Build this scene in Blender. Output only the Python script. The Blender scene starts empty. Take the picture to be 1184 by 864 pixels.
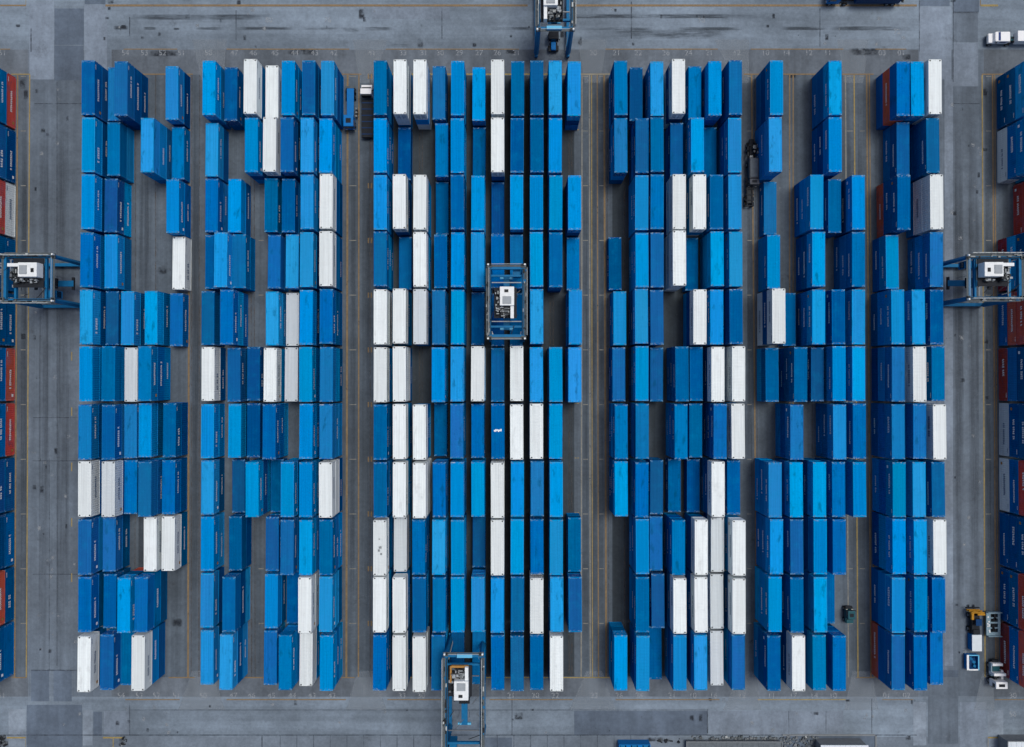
import bpy, bmesh, math, random
from mathutils import Vector, Matrix
random.seed(7)
R = math.radians
scene = bpy.context.scene
COL = scene.collection

# ------------------------------------------------------------------ camera
IMW, IMH = 1184.0, 864.0
F = 870.0                      # focal length in photo pixels
D = 145.0                      # drone height, metres
TILT = math.atan(10.0 / F)
cam_d = bpy.data.cameras.new('drone_camera')
cam = bpy.data.objects.new('drone_camera', cam_d)
COL.objects.link(cam)
cam.location = (0, 0, D)
cam.rotation_euler = (TILT, 0, 0)
cam_d.sensor_width = 36.0
cam_d.lens = 36.0 * F / IMW
cam_d.clip_start = 1.0
cam_d.clip_end = 3000.0
scene.camera = cam
CT, ST = math.cos(TILT), math.sin(TILT)

def at(px, py, z=0.0):
    """measured photo point -> metres on the horizontal plane at height z"""
    dx, dy, dz = (px - 592.0) / F, -(py - 432.0) / F, -1.0
    wy = dy * CT - dz * ST
    wz = dy * ST + dz * CT
    k = (z - D) / wz
    return (dx * k, wy * k)

# ------------------------------------------------------------------ colours
def lin(c):
    return tuple(((v / 255.0) / 12.92 if v / 255.0 <= 0.04045 else ((v / 255.0 + 0.055) / 1.055) ** 2.4) for v in c)

class NT:
    """tiny node helper"""
    def __init__(self, m):
        m.use_nodes = True
        self.t = m.node_tree
        self.t.nodes.clear()
    def n(self, typ, **kw):
        nd = self.t.nodes.new(typ)
        for k, v in kw.items():
            if k.startswith('i_'):
                key = k[2:]
                key = int(key) if key.isdigit() else key.replace('_', ' ')
                nd.inputs[key].default_value = v
            else:
                setattr(nd, k, v)
        return nd
    def l(self, a, ao, b, bi):
        self.t.links.new(a.outputs[ao], b.inputs[bi])
    def math(self, op, a, b=None, clamp=False):
        nd = self.n('ShaderNodeMath', operation=op, use_clamp=clamp)
        for i, v in enumerate((a, b)):
            if v is None: continue
            if isinstance(v, tuple): self.l(v[0], v[1], nd, i)
            else: nd.inputs[i].default_value = v
        return (nd, 0)
    def mix(self, fac, a, b, blend='MIX'):
        nd = self.n('ShaderNodeMix', data_type='RGBA', blend_type=blend)
        for idx, v in ((0, fac), (6, a), (7, b)):
            if isinstance(v, tuple) and len(v) == 2 and not isinstance(v[0], float): self.l(v[0], v[1], nd, idx)
            elif idx == 0: nd.inputs[0].default_value = v
            else: nd.inputs[idx].default_value = (*v[:3], 1)
        return (nd, 2)
    def noise(self, vec, scale, detail=4, rough=0.6, w=None):
        nd = self.n('ShaderNodeTexNoise')
        nd.inputs['Scale'].default_value = scale
        nd.inputs['Detail'].default_value = detail
        nd.inputs['Roughness'].default_value = rough
        if vec is not None: self.l(vec[0], vec[1], nd, 'Vector')
        return (nd, 0)
    def ramp(self, f, lo, hi, a=0.0, b=1.0):
        nd = self.n('ShaderNodeMapRange', interpolation_type='SMOOTHSTEP')
        self.l(f[0], f[1], nd, 0)
        nd.inputs[1].default_value = lo; nd.inputs[2].default_value = hi
        nd.inputs[3].default_value = a; nd.inputs[4].default_value = b
        return (nd, 0)
    def mapping(self, vec, scale=(1, 1, 1), loc=(0, 0, 0)):
        nd = self.n('ShaderNodeMapping')
        self.l(vec[0], vec[1], nd, 0)
        nd.inputs['Scale'].default_value = scale
        nd.inputs['Location'].default_value = loc
        return (nd, 0)
    def out(self, col, rough=0.6, metal=0.0, alpha=None, emis=None, spec=0.4, bump=None):
        p = self.n('ShaderNodeBsdfPrincipled')
        o = self.n('ShaderNodeOutputMaterial')
        if isinstance(col[0], float): p.inputs['Base Color'].default_value = (*col[:3], 1)
        else: self.l(col[0], col[1], p, 'Base Color')
        if isinstance(rough, tuple): self.l(rough[0], rough[1], p, 'Roughness')
        else: p.inputs['Roughness'].default_value = rough
        p.inputs['Metallic'].default_value = metal
        p.inputs['Specular IOR Level'].default_value = spec
        if alpha is not None: self.l(alpha[0], alpha[1], p, 'Alpha')
        if bump is not None:
            b = self.n('ShaderNodeBump')
            b.inputs['Strength'].default_value = 0.4
            b.inputs['Distance'].default_value = 0.03
            self.l(bump[0], bump[1], b, 'Height'); self.l(b, 0, p, 'Normal')
        self.l(p, 0, o, 0)

def mat_simple(name, c, rough=0.55, metal=0.0, var=0.12):
    m = bpy.data.materials.new(name); t = NT(m)
    tc = t.n('ShaderNodeTexCoord'); oi = t.n('ShaderNodeObjectInfo')
    nz = t.noise((tc, 'Object'), 1.7, 5, 0.65)
    f = t.math('ADD', t.math('MULTIPLY', t.math('SUBTRACT', nz, 0.5), var * 3), 1.0)
    col = t.n('ShaderNodeHueSaturation')
    col.inputs['Color'].default_value = (*lin(c), 1)
    t.l(f[0], f[1], col, 'Value')
    t.out((col, 0), rough, metal, spec=0.15)
    return m

def mat_paint(name, c, loose=True, white=False):
    """weathered container paint; every container gets its own fade, dirt and scuffs"""
    m = bpy.data.materials.new(name); t = NT(m)
    tc = t.n('ShaderNodeTexCoord'); oi = t.n('ShaderNodeObjectInfo')
    at_ = t.n('ShaderNodeAttribute', attribute_name='tint')
    rnd = t.math('FRACT', t.math('ADD', (oi, 'Random'), (at_, 'Fac')))
    off = t.n('ShaderNodeCombineXYZ')
    t.l(*t.math('MULTIPLY', rnd, 91.0), off, 0); t.l(*t.math('MULTIPLY', rnd, 57.0), off, 1); t.l(*t.math('MULTIPLY', rnd, 23.0), off, 2)
    va = t.n('ShaderNodeVectorMath', operation='ADD'); t.l(tc, 'Object', va, 0); t.l(off, 0, va, 1)
    vec = (va, 0)
    hs = t.n('ShaderNodeHueSaturation'); hs.inputs['Color'].default_value = (*lin(c), 1)
    r2 = t.math('FRACT', t.math('MULTIPLY', rnd, 17.3)); r3 = t.math('FRACT', t.math('MULTIPLY', rnd, 41.7))
    if white:
        t.l(*t.ramp(r2, 0, 1, 0.85, 1.0), hs, 'Value')
    else:
        t.l(*t.ramp(r2, 0, 1, 0.66 if name.endswith('M') else 0.78, 1.05), hs, 'Value')
        t.l(*t.ramp(r3, 0, 1, 0.486, 0.501), hs, 'Hue')
        t.l(*t.ramp(t.math('FRACT', t.math('MULTIPLY', rnd, 73.1)), 0, 1, 0.97, 1.02), hs, 'Saturation')
    base = (hs, 0)
    # sun-faded chalky blotches
    bl = t.ramp(t.noise(vec, 0.5, 4, 0.6), 0.45, 0.8, 0, 0.22)
    base = t.mix(bl, base, (0.0, 0.25, 0.50) if not white else (0.55, 0.58, 0.58))
    # dirt streaks running along and across the corrugation
    st = t.ramp(t.noise(t.mapping(vec, (3.5, 0.5, 0.6)), 1.5, 5, 0.7), 0.54, 0.78, 0, 0.20 if white else 0.30)
    base = t.mix(st, base, (0.0, 0.05, 0.09) if not white else (0.33, 0.34, 0.33))
    lo_ = t.ramp(t.noise(t.mapping(vec, (5.5, 0.06, 2.0)), 1.0, 4, 0.65), 0.25, 0.75, 0.86, 1.10)
    lh = t.n('ShaderNodeHueSaturation'); t.l(base[0], base[1], lh, 'Color'); t.l(lo_[0], lo_[1], lh, 'Value')
    base = (lh, 0)
    pud = t.math('MULTIPLY', t.ramp(t.noise(t.mapping(vec, (1.2, 0.45, 1)), 0.9, 3, 0.55), 0.55, 0.72, 0, 0.3 if white else 0.5), t.ramp(r2, 0.35, 0.9))
    base = t.mix(pud, base, (0.0, 0.06, 0.12) if not white else (0.40, 0.43, 0.44))
    # rust and grime specks
    sp = t.ramp(t.noise(vec, 5.0, 3, 0.6), 0.70, 0.76, 0, 0.7)
    base = t.mix(sp, base, (0.06, 0.05, 0.05) if not white else (0.22, 0.17, 0.13))
    if loose:
        s = t.n('ShaderNodeSeparateXYZ'); t.l(tc, 'Object', s, 0)
        ay = t.math('ABSOLUTE', (s, 1))
        e = t.math('MULTIPLY', t.ramp(ay, 4.45, 5.0), t.ramp(t.noise(vec, 3.4, 3, 0.7), 0.56, 0.66))
        amt = t.ramp(r3, 0.15, 0.6, 0.1, 0.85)
        base = t.mix(t.math('MULTIPLY', e, amt), base, (0.48, 0.52, 0.55) if not white else (0.12, 0.12, 0.13))
    ro = t.ramp(t.noise(vec, 1.3, 3, 0.5), 0.3, 0.7, 0.5, 0.72)
    t.out(base, ro, 0.0, spec=0.16 if white else 0.0)
    return m

def ground_mat(name, base, dark=0.75, light=1.18, streak=None, stain=0.5, stain_col=(0.028, 0.03, 0.034)):
    m = bpy.data.materials.new(name); t = NT(m)
    tc = t.n('ShaderNodeTexCoord'); v = (tc, 'Object')
    b = lin(base)
    big = t.ramp(t.noise(v, 0.045, 5, 0.6), 0.3, 0.7, dark, light)
    fine = t.ramp(t.noise(v, 1.6, 6, 0.75), 0.25, 0.75, 0.86, 1.14)
    med = t.ramp(t.noise(v, 0.33, 4, 0.65), 0.3, 0.7, 0.9, 1.1)
    f = t.math('MULTIPLY', t.math('MULTIPLY', big, fine), med)
    if streak:
        sn = t.ramp(t.noise(t.mapping(v, streak), 1.0, 4, 0.6), 0.3, 0.72, 0.82, 1.16)
        f = t.math('MULTIPLY', f, sn)
    hs = t.n('ShaderNodeHueSaturation'); hs.inputs['Color'].default_value = (*b, 1); t.l(f[0], f[1], hs, 'Value')
    c = (hs, 0)
    s1 = t.ramp(t.noise(v, 0.16, 6, 0.7), 0.60, 0.74, 0, stain)
    c = t.mix(s1, c, stain_col)
    spots = t.ramp(t.noise(v, 0.9, 2, 0.5), 0.74, 0.79, 0, stain * 1.2)
    c = t.mix(spots, c, stain_col)
    pale = t.ramp(t.noise(t.mapping(v, (1, 1, 1), (40, 11, 0)), 0.55, 3, 0.6), 0.70, 0.78, 0, 0.22)
    c = t.mix(pale, c, (0.30, 0.32, 0.34))
    t.out(c, 0.85, spec=0.25, bump=fine)
    return m

def decal_mat(name, col, lo=0.42, hi=0.6, mx=0.9, scale=1.2, soft=False, aniso=(1, 1, 1), floor=0.12):
    """worn paint / stain lying on the pavement: broken up by noise, soft at the rim if asked"""
    m = bpy.data.materials.new(name); t = NT(m)
    tc = t.n('ShaderNodeTexCoord'); v = (tc, 'Object')
    nz = t.noise(t.mapping(v, aniso), scale, 5, 0.7)
    a = t.ramp(nz, lo, hi, mx * floor, mx)
    if soft:
        uv = t.n('ShaderNodeSeparateXYZ'); t.l(tc, 'UV', uv, 0)
        def edge(ch):
            d = t.math('MINIMUM', (uv, ch), t.math('SUBTRACT', 1.0, (uv, ch)))
            return t.ramp(d, 0.0, 0.28)
        a = t.math('MULTIPLY', a, t.math('MULTIPLY', edge(0), edge(1)))
    fine = t.ramp(t.noise(v, 3.0, 4, 0.7), 0.2, 0.8, 0.8, 1.15)
    hs = t.n('ShaderNodeHueSaturation'); hs.inputs['Color'].default_value = (*lin(col), 1); t.l(fine[0], fine[1], hs, 'Value')
    t.out((hs, 0), 0.85, alpha=a, spec=0.2)
    return m

def glass_mat(name, c):
    m = bpy.data.materials.new(name); t = NT(m)
    t.out(tuple(lin(c)), 0.12, 0.0, spec=0.7)
    return m

M = {}
PAINT = {'L': (0, 140, 216), 'M': (0, 103, 177), 'D': (0, 81, 148), 'W': (226, 236, 238), 'G': (202, 213, 219),  # D: darker blue, also carries the shade painted onto low-lying containers
         'R': (200, 98, 74), 'T': (0, 128, 194), 'K': (160, 70, 62)}
for k, c in PAINT.items():
    M['p' + k] = mat_paint('container_paint_' + k, c, True, k in 'WG')
    M['s' + k] = mat_paint('stacked_paint_' + k, c, False, k in 'WG')
M['cast'] = mat_simple('casting_steel', (158, 166, 170), 0.6, 0.1)
M['cast_blue'] = mat_simple('casting_painted', (92, 138, 172), 0.6, 0, 0.5)
M['scuffed'] = mat_simple('scuffed_steel', (70, 122, 164), 0.6, 0, 0.4)
M['letter_white'] = mat_simple('letter_white', (240, 243, 244), 0.6, 0, 0.02)
M['letter_blue'] = mat_simple('letter_blue', (60, 92, 130), 0.6)
M['crane_blue'] = mat_simple('crane_blue', (18, 102, 150), 0.6, 0, 0.22)
M['crane_light'] = mat_simple('crane_light_blue', (96, 176, 214), 0.5)
M['walk'] = mat_simple('galvanised_grating', (84, 92, 96), 0.7, 0.1, 0.35)
M['handrail'] = mat_simple('handrail_pale', (170, 178, 180), 0.6, 0.1)
M['house'] = mat_simple('house_white', (222, 228, 230), 0.5, 0, 0.14)
M['house_grey'] = mat_simple('house_grey', (150, 158, 164), 0.6)
M['engine'] = mat_simple('engine_dark', (42, 46, 50), 0.6, 0.3, 0.3)
M['steel'] = mat_simple('bare_steel', (110, 116, 120), 0.45, 0.5, 0.2)
M['tyre'] = mat_simple('tyre_rubber', (24, 25, 27), 0.85)
M['rim'] = mat_simple('wheel_rim', (130, 134, 138), 0.5, 0.4)
M['white'] = mat_simple('vehicle_white', (228, 231, 233), 0.4, 0, 0.06)
M['vblue'] = mat_simple('vehicle_blue', (0, 108, 178), 0.5)
M['vnavy'] = mat_simple('vehicle_navy', (0, 52, 98), 0.5)
M['vteal'] = mat_simple('vehicle_teal', (34, 82, 92), 0.5)
M['vgrey'] = mat_simple('vehicle_grey', (80, 84, 90), 0.6, 0, 0.2)
M['vpale'] = mat_simple('frame_pale', (126, 152, 166), 0.6, 0, 0.2)
M['vdark'] = mat_simple('chassis_dark', (36, 40, 46), 0.7, 0.1, 0.25)
M['yellow'] = mat_simple('machine_yellow', (168, 122, 34), 0.5, 0, 0.2)
M['amber'] = mat_simple('weathered_ochre', (164, 122, 66), 0.7, 0, 0.25)
M['glass'] = glass_mat('dark_glass', (20, 30, 42))
M['glass_blue'] = glass_mat('blue_glass', (30, 62, 120))
M['lamp'] = mat_simple('lamp_lens', (230, 226, 210), 0.25)
M['roofgrey'] = mat_simple('roof_felt', (98, 106, 112), 0.8, 0, 0.3)
M['wallgrey'] = mat_simple('render_grey', (120, 126, 130), 0.8, 0, 0.2)
M['roofwhite'] = mat_simple('roof_white', (206, 216, 222), 0.6, 0, 0.1)
M['ground'] = ground_mat('yard_concrete', (106, 118, 130), streak=(0.05, 0.012, 1))
M['cross'] = ground_mat('cross_aisle_concrete', (113, 127, 140), streak=(0.010, 0.30, 1), stain=0.45)
M['apron'] = ground_mat('apron_asphalt', (94, 103, 112), streak=(0.35, 0.02, 1), stain=0.4)
M['lane'] = ground_mat('stack_lane_asphalt', (82, 93, 103), streak=(0.85, 0.012, 1), stain=0.5)
M['lane_shade'] = ground_mat('shaded_lane_asphalt', (54, 63, 70), streak=(0.85, 0.012, 1), stain=0.5)  # lane asphalt with the shade between tight stacks put into its colour
M['slab'] = ground_mat('pale_slab', (126, 139, 152), stain=0.3, streak=(0.3, 0.3, 1))
M['slab_dark'] = ground_mat('dark_slab', (88, 101, 116), stain=0.35, streak=(0.2, 0.03, 1))
M['slab_mid'] = ground_mat('mid_slab', (118, 131, 145), stain=0.4, streak=(0.25, 0.05, 1))
M['aisle'] = ground_mat('side_aisle_asphalt', (96, 108, 120), streak=(0.5, 0.012, 1), stain=0.4)
M['line_orange'] = decal_mat('worn_orange_line', (140, 120, 90), 0.30, 0.66, 0.85, 0.5, floor=0.75)
M['line_yellow'] = decal_mat('worn_yellow_line', (164, 146, 92), 0.30, 0.66, 0.85, 0.5, floor=0.7)
M['line_pale'] = decal_mat('worn_pale_line', (150, 150, 142), 0.30, 0.66, 0.75, 0.5, floor=0.7)
M['rail'] = decal_mat('rusty_wheel_track', (98, 86, 74), 0.35, 0.65, 0.6, 0.7)
M['number'] = decal_mat('worn_white_number', (176, 184, 190), 0.30, 0.70, 0.62, 1.6, floor=0.35)
M['joint'] = decal_mat('pavement_joint', (66, 74, 84), 0.3, 0.65, 0.65, 0.5)
M['stain'] = decal_mat('tyre_stain', (62, 70, 78), 0.38, 0.64, 0.66, 0.35, True, (0.25, 2.2, 1))
M['oil'] = decal_mat('oil_stain', (46, 52, 60), 0.38, 0.62, 0.8, 0.6, True)
M['fan'] = decal_mat('pale_concrete_fan', (146, 157, 166), 0.15, 0.85, 0.34, 0.15, floor=0.8)
M['scuff'] = decal_mat('pale_scuff', (150, 158, 164), 0.4, 0.6, 0.6, 0.9, True)
M['tread'] = decal_mat('tread_band', (58, 64, 72), 0.36, 0.66, 0.42, 0.25, True, (2.2, 0.06, 1))

# ------------------------------------------------------------------ mesh helpers
class MB:
    def __init__(self):
        self.bm = bmesh.new()
        self.mats = []
    def mi(self, m):
        if m not in self.mats: self.mats.append(m)
        return self.mats.index(m)
    def _place(self, verts, m, mat):
        i = self.mi(mat)
        for v in verts: v.co = m @ v.co
        for f in {f for v in verts for f in v.link_faces}: f.material_index = i
    def box(self, c, s, mat, rot=None, bevel=0.0, taper=1.0):
        r = bmesh.ops.create_cube(self.bm, size=1.0)['verts']
        for v in r:
            v.co = Vector((v.co.x * s[0] * (taper if v.co.z > 0 else 1), v.co.y * s[1] * (taper if v.co.z > 0 else 1), v.co.z * s[2]))
        if bevel:
            es = list({e for v in r for e in v.link_edges})
            g = bmesh.ops.bevel(self.bm, geom=es, offset=bevel, segments=2, affect='EDGES', profile=0.6)
            r = list({v for f in g['faces'] for v in f.verts})
        m = Matrix.Translation(c)
        if rot is not None: m = m @ rot
        self._place(r, m, mat)
        return self
    def bar(self, a, b, w, h, mat, bevel=0.0, w2=None):
        a, b = Vector(a), Vector(b)
        d = b - a
        L = d.length
        q = d.to_track_quat('Z', 'Y').to_matrix().to_4x4()
        r = bmesh.ops.create_cube(self.bm, size=1.0)['verts']
        k = 1.0 if w2 is None else w2 / w
        for v in r:
            t = k if v.co.z > 0 else 1.0
            v.co = Vector((v.co.x * w * t, v.co.y * h * t, v.co.z * L))
        if bevel:
            es = list({e for v in r for e in v.link_edges})
            g = bmesh.ops.bevel(self.bm, geom=es, offset=bevel, segments=1, affect='EDGES')
            r = list({v for f in g['faces'] for v in f.verts})
        self._place(r, Matrix.Translation((a + b) / 2) @ q, mat)
        return self
    def cyl(self, a, b, rad, mat, seg=14, rad2=None):
        a, b = Vector(a), Vector(b)
        d = b - a
        q = d.to_track_quat('Z', 'Y').to_matrix().to_4x4()
        r = bmesh.ops.create_cone(self.bm, cap_ends=True, segments=seg, radius1=rad, radius2=rad if rad2 is None else rad2, depth=d.length)['verts']
        self._place(r, Matrix.Translation((a + b) / 2) @ q, mat)
        return self
    def quad(self, pts, mat):
        f = self.bm.faces.new([self.bm.verts.new(p) for p in pts])
        f.material_index = self.mi(mat)
        return self
    def mesh(self, name):
        me = bpy.data.meshes.new(name)
        self.bm.normal_update()
        self.bm.to_mesh(me); self.bm.free()
        for m in self.mats: me.materials.append(m)
        return me
    def build(self, name, parent=None, loc=(0, 0, 0)):
        o = bpy.data.objects.new(name, self.mesh(name))
        COL.objects.link(o)
        o.location = loc
        if parent: o.parent = parent
        return o

def tag(o, label=None, cat=None, group=None, kind=None):
    if label: o['label'] = label
    if cat: o['category'] = cat
    if group: o['group'] = group
    if kind: o['kind'] = kind
    return o

def empty(name, loc=(0, 0, 0), rz=0.0):
    o = bpy.data.objects.new(name, None)
    o.empty_display_size = 0.5
    COL.objects.link(o)
    o.location = loc; o.rotation_euler = (0, 0, rz)
    return o

# ------------------------------------------------------------------ ground
NSHEET = [0]
def sheet(name, poly, z, mat, kind='structure'):
    NSHEET[0] += 1
    if z > 0.013: z += 0.00006 * (NSHEET[0] % 30)      # no two overlapping marks share a plane
    """flat polygon on the ground, with a 0..1 UV for soft rims"""
    me = bpy.data.meshes.new(name)
    me.from_pydata([(x, y, z) for x, y in poly], [], [list(range(len(poly)))])
    uv = me.uv_layers.new(name='UVMap')
    xs = [p[0] for p in poly]; ys = [p[1] for p in poly]
    for i, p in enumerate(poly):
        uv.data[i].uv = ((p[0] - min(xs)) / max(1e-6, max(xs) - min(xs)), (p[1] - min(ys)) / max(1e-6, max(ys) - min(ys)))
    me.materials.append(mat)
    if me.polygons[0].normal.z < 0: me.flip_normals()
    o = bpy.data.objects.new(name, me); COL.objects.link(o)
    o['kind'] = kind
    return o

def rect(x0, y0, x1, y1):
    return [at(x0, y1), at(x1, y1), at(x1, y0), at(x0, y0)]

sheet('ground', [(-900, -900), (900, -900), (900, 900), (-900, 900)], 0.0, M['ground'])
sheet('cross_aisle', rect(-260, -45, 1460, 57), 0.004, M['cross'])
sheet('cross_aisle', rect(-260, 806, 1460, 852), 0.004, M['cross'])
sheet('side_aisle', rect(33, 58, 128, 805), 0.004, M['aisle'])
sheet('side_aisle', rect(1063, 58, 1137, 805), 0.004, M['aisle'])
sheet('apron', rect(129, 57.5, 1062, 805.5), 0.004, M['apron'])
sheet('apron', rect(-200, 57.5, 32.5, 805.5), 0.004, M['apron'])
sheet('apron', rect(1137.5, 57.5, 1400, 805.5), 0.004, M['apron'])
for x0, x1 in ((130, 1061), (-199, 31), (1138.5, 1399)):
    sheet('stack_lane', rect(x0, 86.5, x1, 783), 0.008, M['lane'])
# replaced slabs and patches
for (x0, y0, x1, y1, k) in ((63, 10, 97, 52, 'slab_dark'), (63, 53, 96.5, 93, 'slab_dark'), (97.5, 6, 124, 92, 'slab_mid'), (34, 0, 62.5, 92, 'slab_mid'),
        (98, -40, 122, 5, 'slab_dark'), (1102, -40, 1132, 14, 'slab_dark'), (1063, 8, 1100, 92, 'slab_mid'), (1102, 15, 1131, 49, 'aisle'), (1102, 50, 1131, 100, 'slab_mid'),
        (1064, -40, 1098, 7, 'slab_dark'), (10, 820, 30, 864, 'slab'), (31, 815, 95, 900, 'slab_dark'), (96, 821, 107, 862, 'slab'), (108, 823, 118, 851, 'slab_dark'),
        (120, 822, 150, 851, 'slab_mid'), (36, 775, 57, 811, 'slab_dark'), (62, 775, 83, 811, 'slab_dark'), (1056, 812, 1071, 862, 'slab'),
        (1142, 821, 1160, 851, 'slab'), (1142, 853, 1160, 870, 'slab_mid'), (1073, 785, 1108, 860, 'aisle'), (1110, 812, 1140, 870, 'slab_mid'),
        (560, 853, 592, 900, 'slab_dark'), (820, 822, 905, 850, 'slab_mid'), (905, 822, 975, 848, 'slab_mid'), (664, 822, 818, 850, 'slab_dark'),
        (430, 8, 520, 22, 'slab_mid'), (1092, 92, 1102, 770, 'slab_mid'), (1064, 775, 1108, 783, 'slab_dark')):
    sheet('pavement_patch', rect(x0, y0, x1, y1), 0.012, M[k])
sheet('stack_lane', rect(436, 88, 664, 782), 0.012, M['lane_shade'])
sheet('stack_lane', rect(708, 88, 852, 782), 0.012, M['lane_shade'])
# (darker sheets paint the shade between stacks, central and fourth blocks)
# pale concrete fans where the wheel lanes leave the stacks
for top, (xa, xb, xc, xd) in ((1, (222, 262, 234, 258)), (1, (408, 448, 416, 432)), (1, (668, 702, 676, 694)), (1, (826, 866, 850, 866)), (1, (968, 1004, 976, 998)),
        (0, (206, 260, 222, 246)), (0, (400, 447, 414, 432)), (0, (658, 712, 678, 696)), (0, (836, 880, 856, 874)), (0, (976, 1016, 986, 1008)), (0, (1126, 1150, 1136, 1148))):
    if top: sheet('concrete_fan', [at(xc, 96), at(xd, 96), at(xb, 46), at(xa, 46)], 0.016, M['fan'])
    else: sheet('concrete_fan', [at(xa, 821), at(xb, 821), at(xd, 776), at(xc, 776)], 0.016, M['fan'])
# worn traffic bands inside the lanes and aisles
for (x0, x1) in ((222, 230), (405, 411), (418, 428), (674, 680), (683, 690), (692, 698), (864, 870), (980, 988), (992, 1000), (45, 56), (66, 80), (1104, 1114), (1120, 1132), (24, 31), (1140, 1146), (160, 172)):
    sheet('tread_band', rect(x0, 88, x1, 782), 0.018, M['tread'])
# dark rubber line along the top road and other stains
for (x0, x1, yc, h) in ((165, 182, 33, 4), (200, 208, 33.5, 3), (224, 262, 33, 4), (266, 345, 33, 4), (346, 396, 33.5, 4), (393, 418, 34.5, 6), (418, 455, 33.5, 5), (560, 620, 33, 4),
        (664, 760, 33.5, 4), (778, 862, 33.5, 5), (900, 960, 33, 5), (955, 1062, 33, 6), (450, 475, 52.5, 4), (130, 150, 32, 6), (690, 860, 40, 12), (140, 320, 20, 8), (600, 900, 19, 6)):
    sheet('tyre_stain', rect(x0, yc - h / 2, x1, yc + h / 2), 0.020, M['stain'])
for (x, y, w, h) in ((21, 30, 6, 4), (124, 21, 6, 4), (143, 31, 7, 5), (128, 2, 8, 6), (276, 3, 6, 7), (1102, 0, 8, 6), (1048, 66, 12, 8), (486, 50, 8, 12), (418, 16, 8, 14), (217, 19, 6, 8),
        (140, 858, 6, 12), (149, 835, 4, 6), (3, 858, 10, 12), (757, 855, 24, 6), (1050, 853, 7, 6), (943, 825, 8, 5), (980, 810, 6, 3), (50, 151, 6, 6), (27, 389, 7, 8), (1140, 395, 6, 6), (1141, 460, 5, 5),
        (26, 97, 8, 14), (30, 110, 6, 14), (1139, 107, 6, 10), (1139, 173, 7, 5), (916, 88, 10, 6), (868, 742, 6, 6), (190, 62, 40, 8), (600, 828, 12, 10), (590, 60, 14, 6), (350, 60, 40, 8), (1000, 60, 40, 10), (188, 313, 12, 10), (205, 720, 14, 12)):
    sheet('oil_stain', rect(x - w / 2, y - h / 2, x + w / 2, y + h / 2), 0.022, M['oil'])
rs = random.Random(3)
for i in range(90):
    x, y = rs.choice([(rs.uniform(36, 90), rs.uniform(95, 780)), (rs.uniform(1100, 1135), rs.uniform(95, 780)), (rs.uniform(120, 1060), rs.uniform(8, 54)), (rs.uniform(40, 1060), rs.uniform(808, 850))])
    s = rs.uniform(2, 6)
    sheet('pale_scuff', rect(x - s / 2, y - s / 2, x + s / 2, y + s / 2 * rs.uniform(0.6, 1.6)), 0.024, M['scuff'])
for i in range(70):
    x, y = rs.choice([(rs.uniform(36, 90), rs.uniform(95, 780)), (rs.uniform(1100, 1135), rs.uniform(95, 780)), (rs.uniform(120, 1060), rs.uniform(8, 54)), (rs.uniform(40, 1060), rs.uniform(808, 850))])
    s = rs.uniform(1.5, 6)
    sheet('oil_stain', rect(x - s / 2, y - s / 2, x + s / 2, y + s * rs.uniform(0.3, 1.6)), 0.026, M['oil'])

def line(name, pts, w, mat, z=0.030):
    for (a, b) in zip(pts[:-1], pts[1:]):
        a, b = Vector(at(*a)), Vector(at(*b))
        d = (b - a).normalized(); n = Vector((-d.y, d.x)) * w / 2
        sheet(name, [tuple(a - n), tuple(b - n), tuple(b + n), tuple(a + n)], z, mat)
# wheel-lane lines along the stacks
for (x0, x1, w, k) in ((20.5, 17.0, .22, 'line_orange'), (34.5, 30.5, .18, 'line_yellow'), (219, 217.5, .3, 'line_orange'), (222, 221, .16, 'rail'), (231, 230, .16, 'rail'), (402, 400.5, .32, 'line_orange'), (415, 414.5, .22, 'line_orange'),
        (428, 428, .14, 'rail'), (673, 672, .2, 'line_pale'), (681.5, 682.5, .2, 'line_pale'), (684, 685, .14, 'line_yellow'), (690.5, 692, .18, 'line_orange'), (698.5, 701, .3, 'line_orange'), (702, 704, .14, 'rail'),
        (869, 875.5, .24, 'line_orange'), (872, 878, .14, 'rail'), (913, 913, .2, 'line_orange'), (917, 917, .18, 'line_orange'), (977.5, 981, .18, 'line_pale'), (987.5, 992, .2, 'line_yellow'), (1002, 1007, .25, 'line_orange'), (1005, 1011, .18, 'line_orange'),
        (1135.5, 1139, .2, 'line_yellow'), (1147.5, 1151.5, .24, 'line_orange'), (1150, 1154, .18, 'line_orange'), (180, 180, .16, 'rail'), (157, 156, .14, 'rail'), (290, 291, .2, 'rail'), (294, 295, .14, 'rail'),
        (722, 722, .16, 'rail'), (897, 897, .14, 'rail'), (939, 939, .14, 'rail')):
    line('lane_marking', [(x0, 87), (x1, 783)], w * (1.0 if k == 'rail' else 1.2), M[k])
for i in range(11):                      # rails between the tight columns of the central block
    x = 443 + i * 21.6
    line('lane_marking', [(x - 1, 87), (x - 1, 783)], .14, M['rail']); line('lane_marking', [(x + 2.2, 87), (x + 2.2, 783)], .12, M['rail'])
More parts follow.
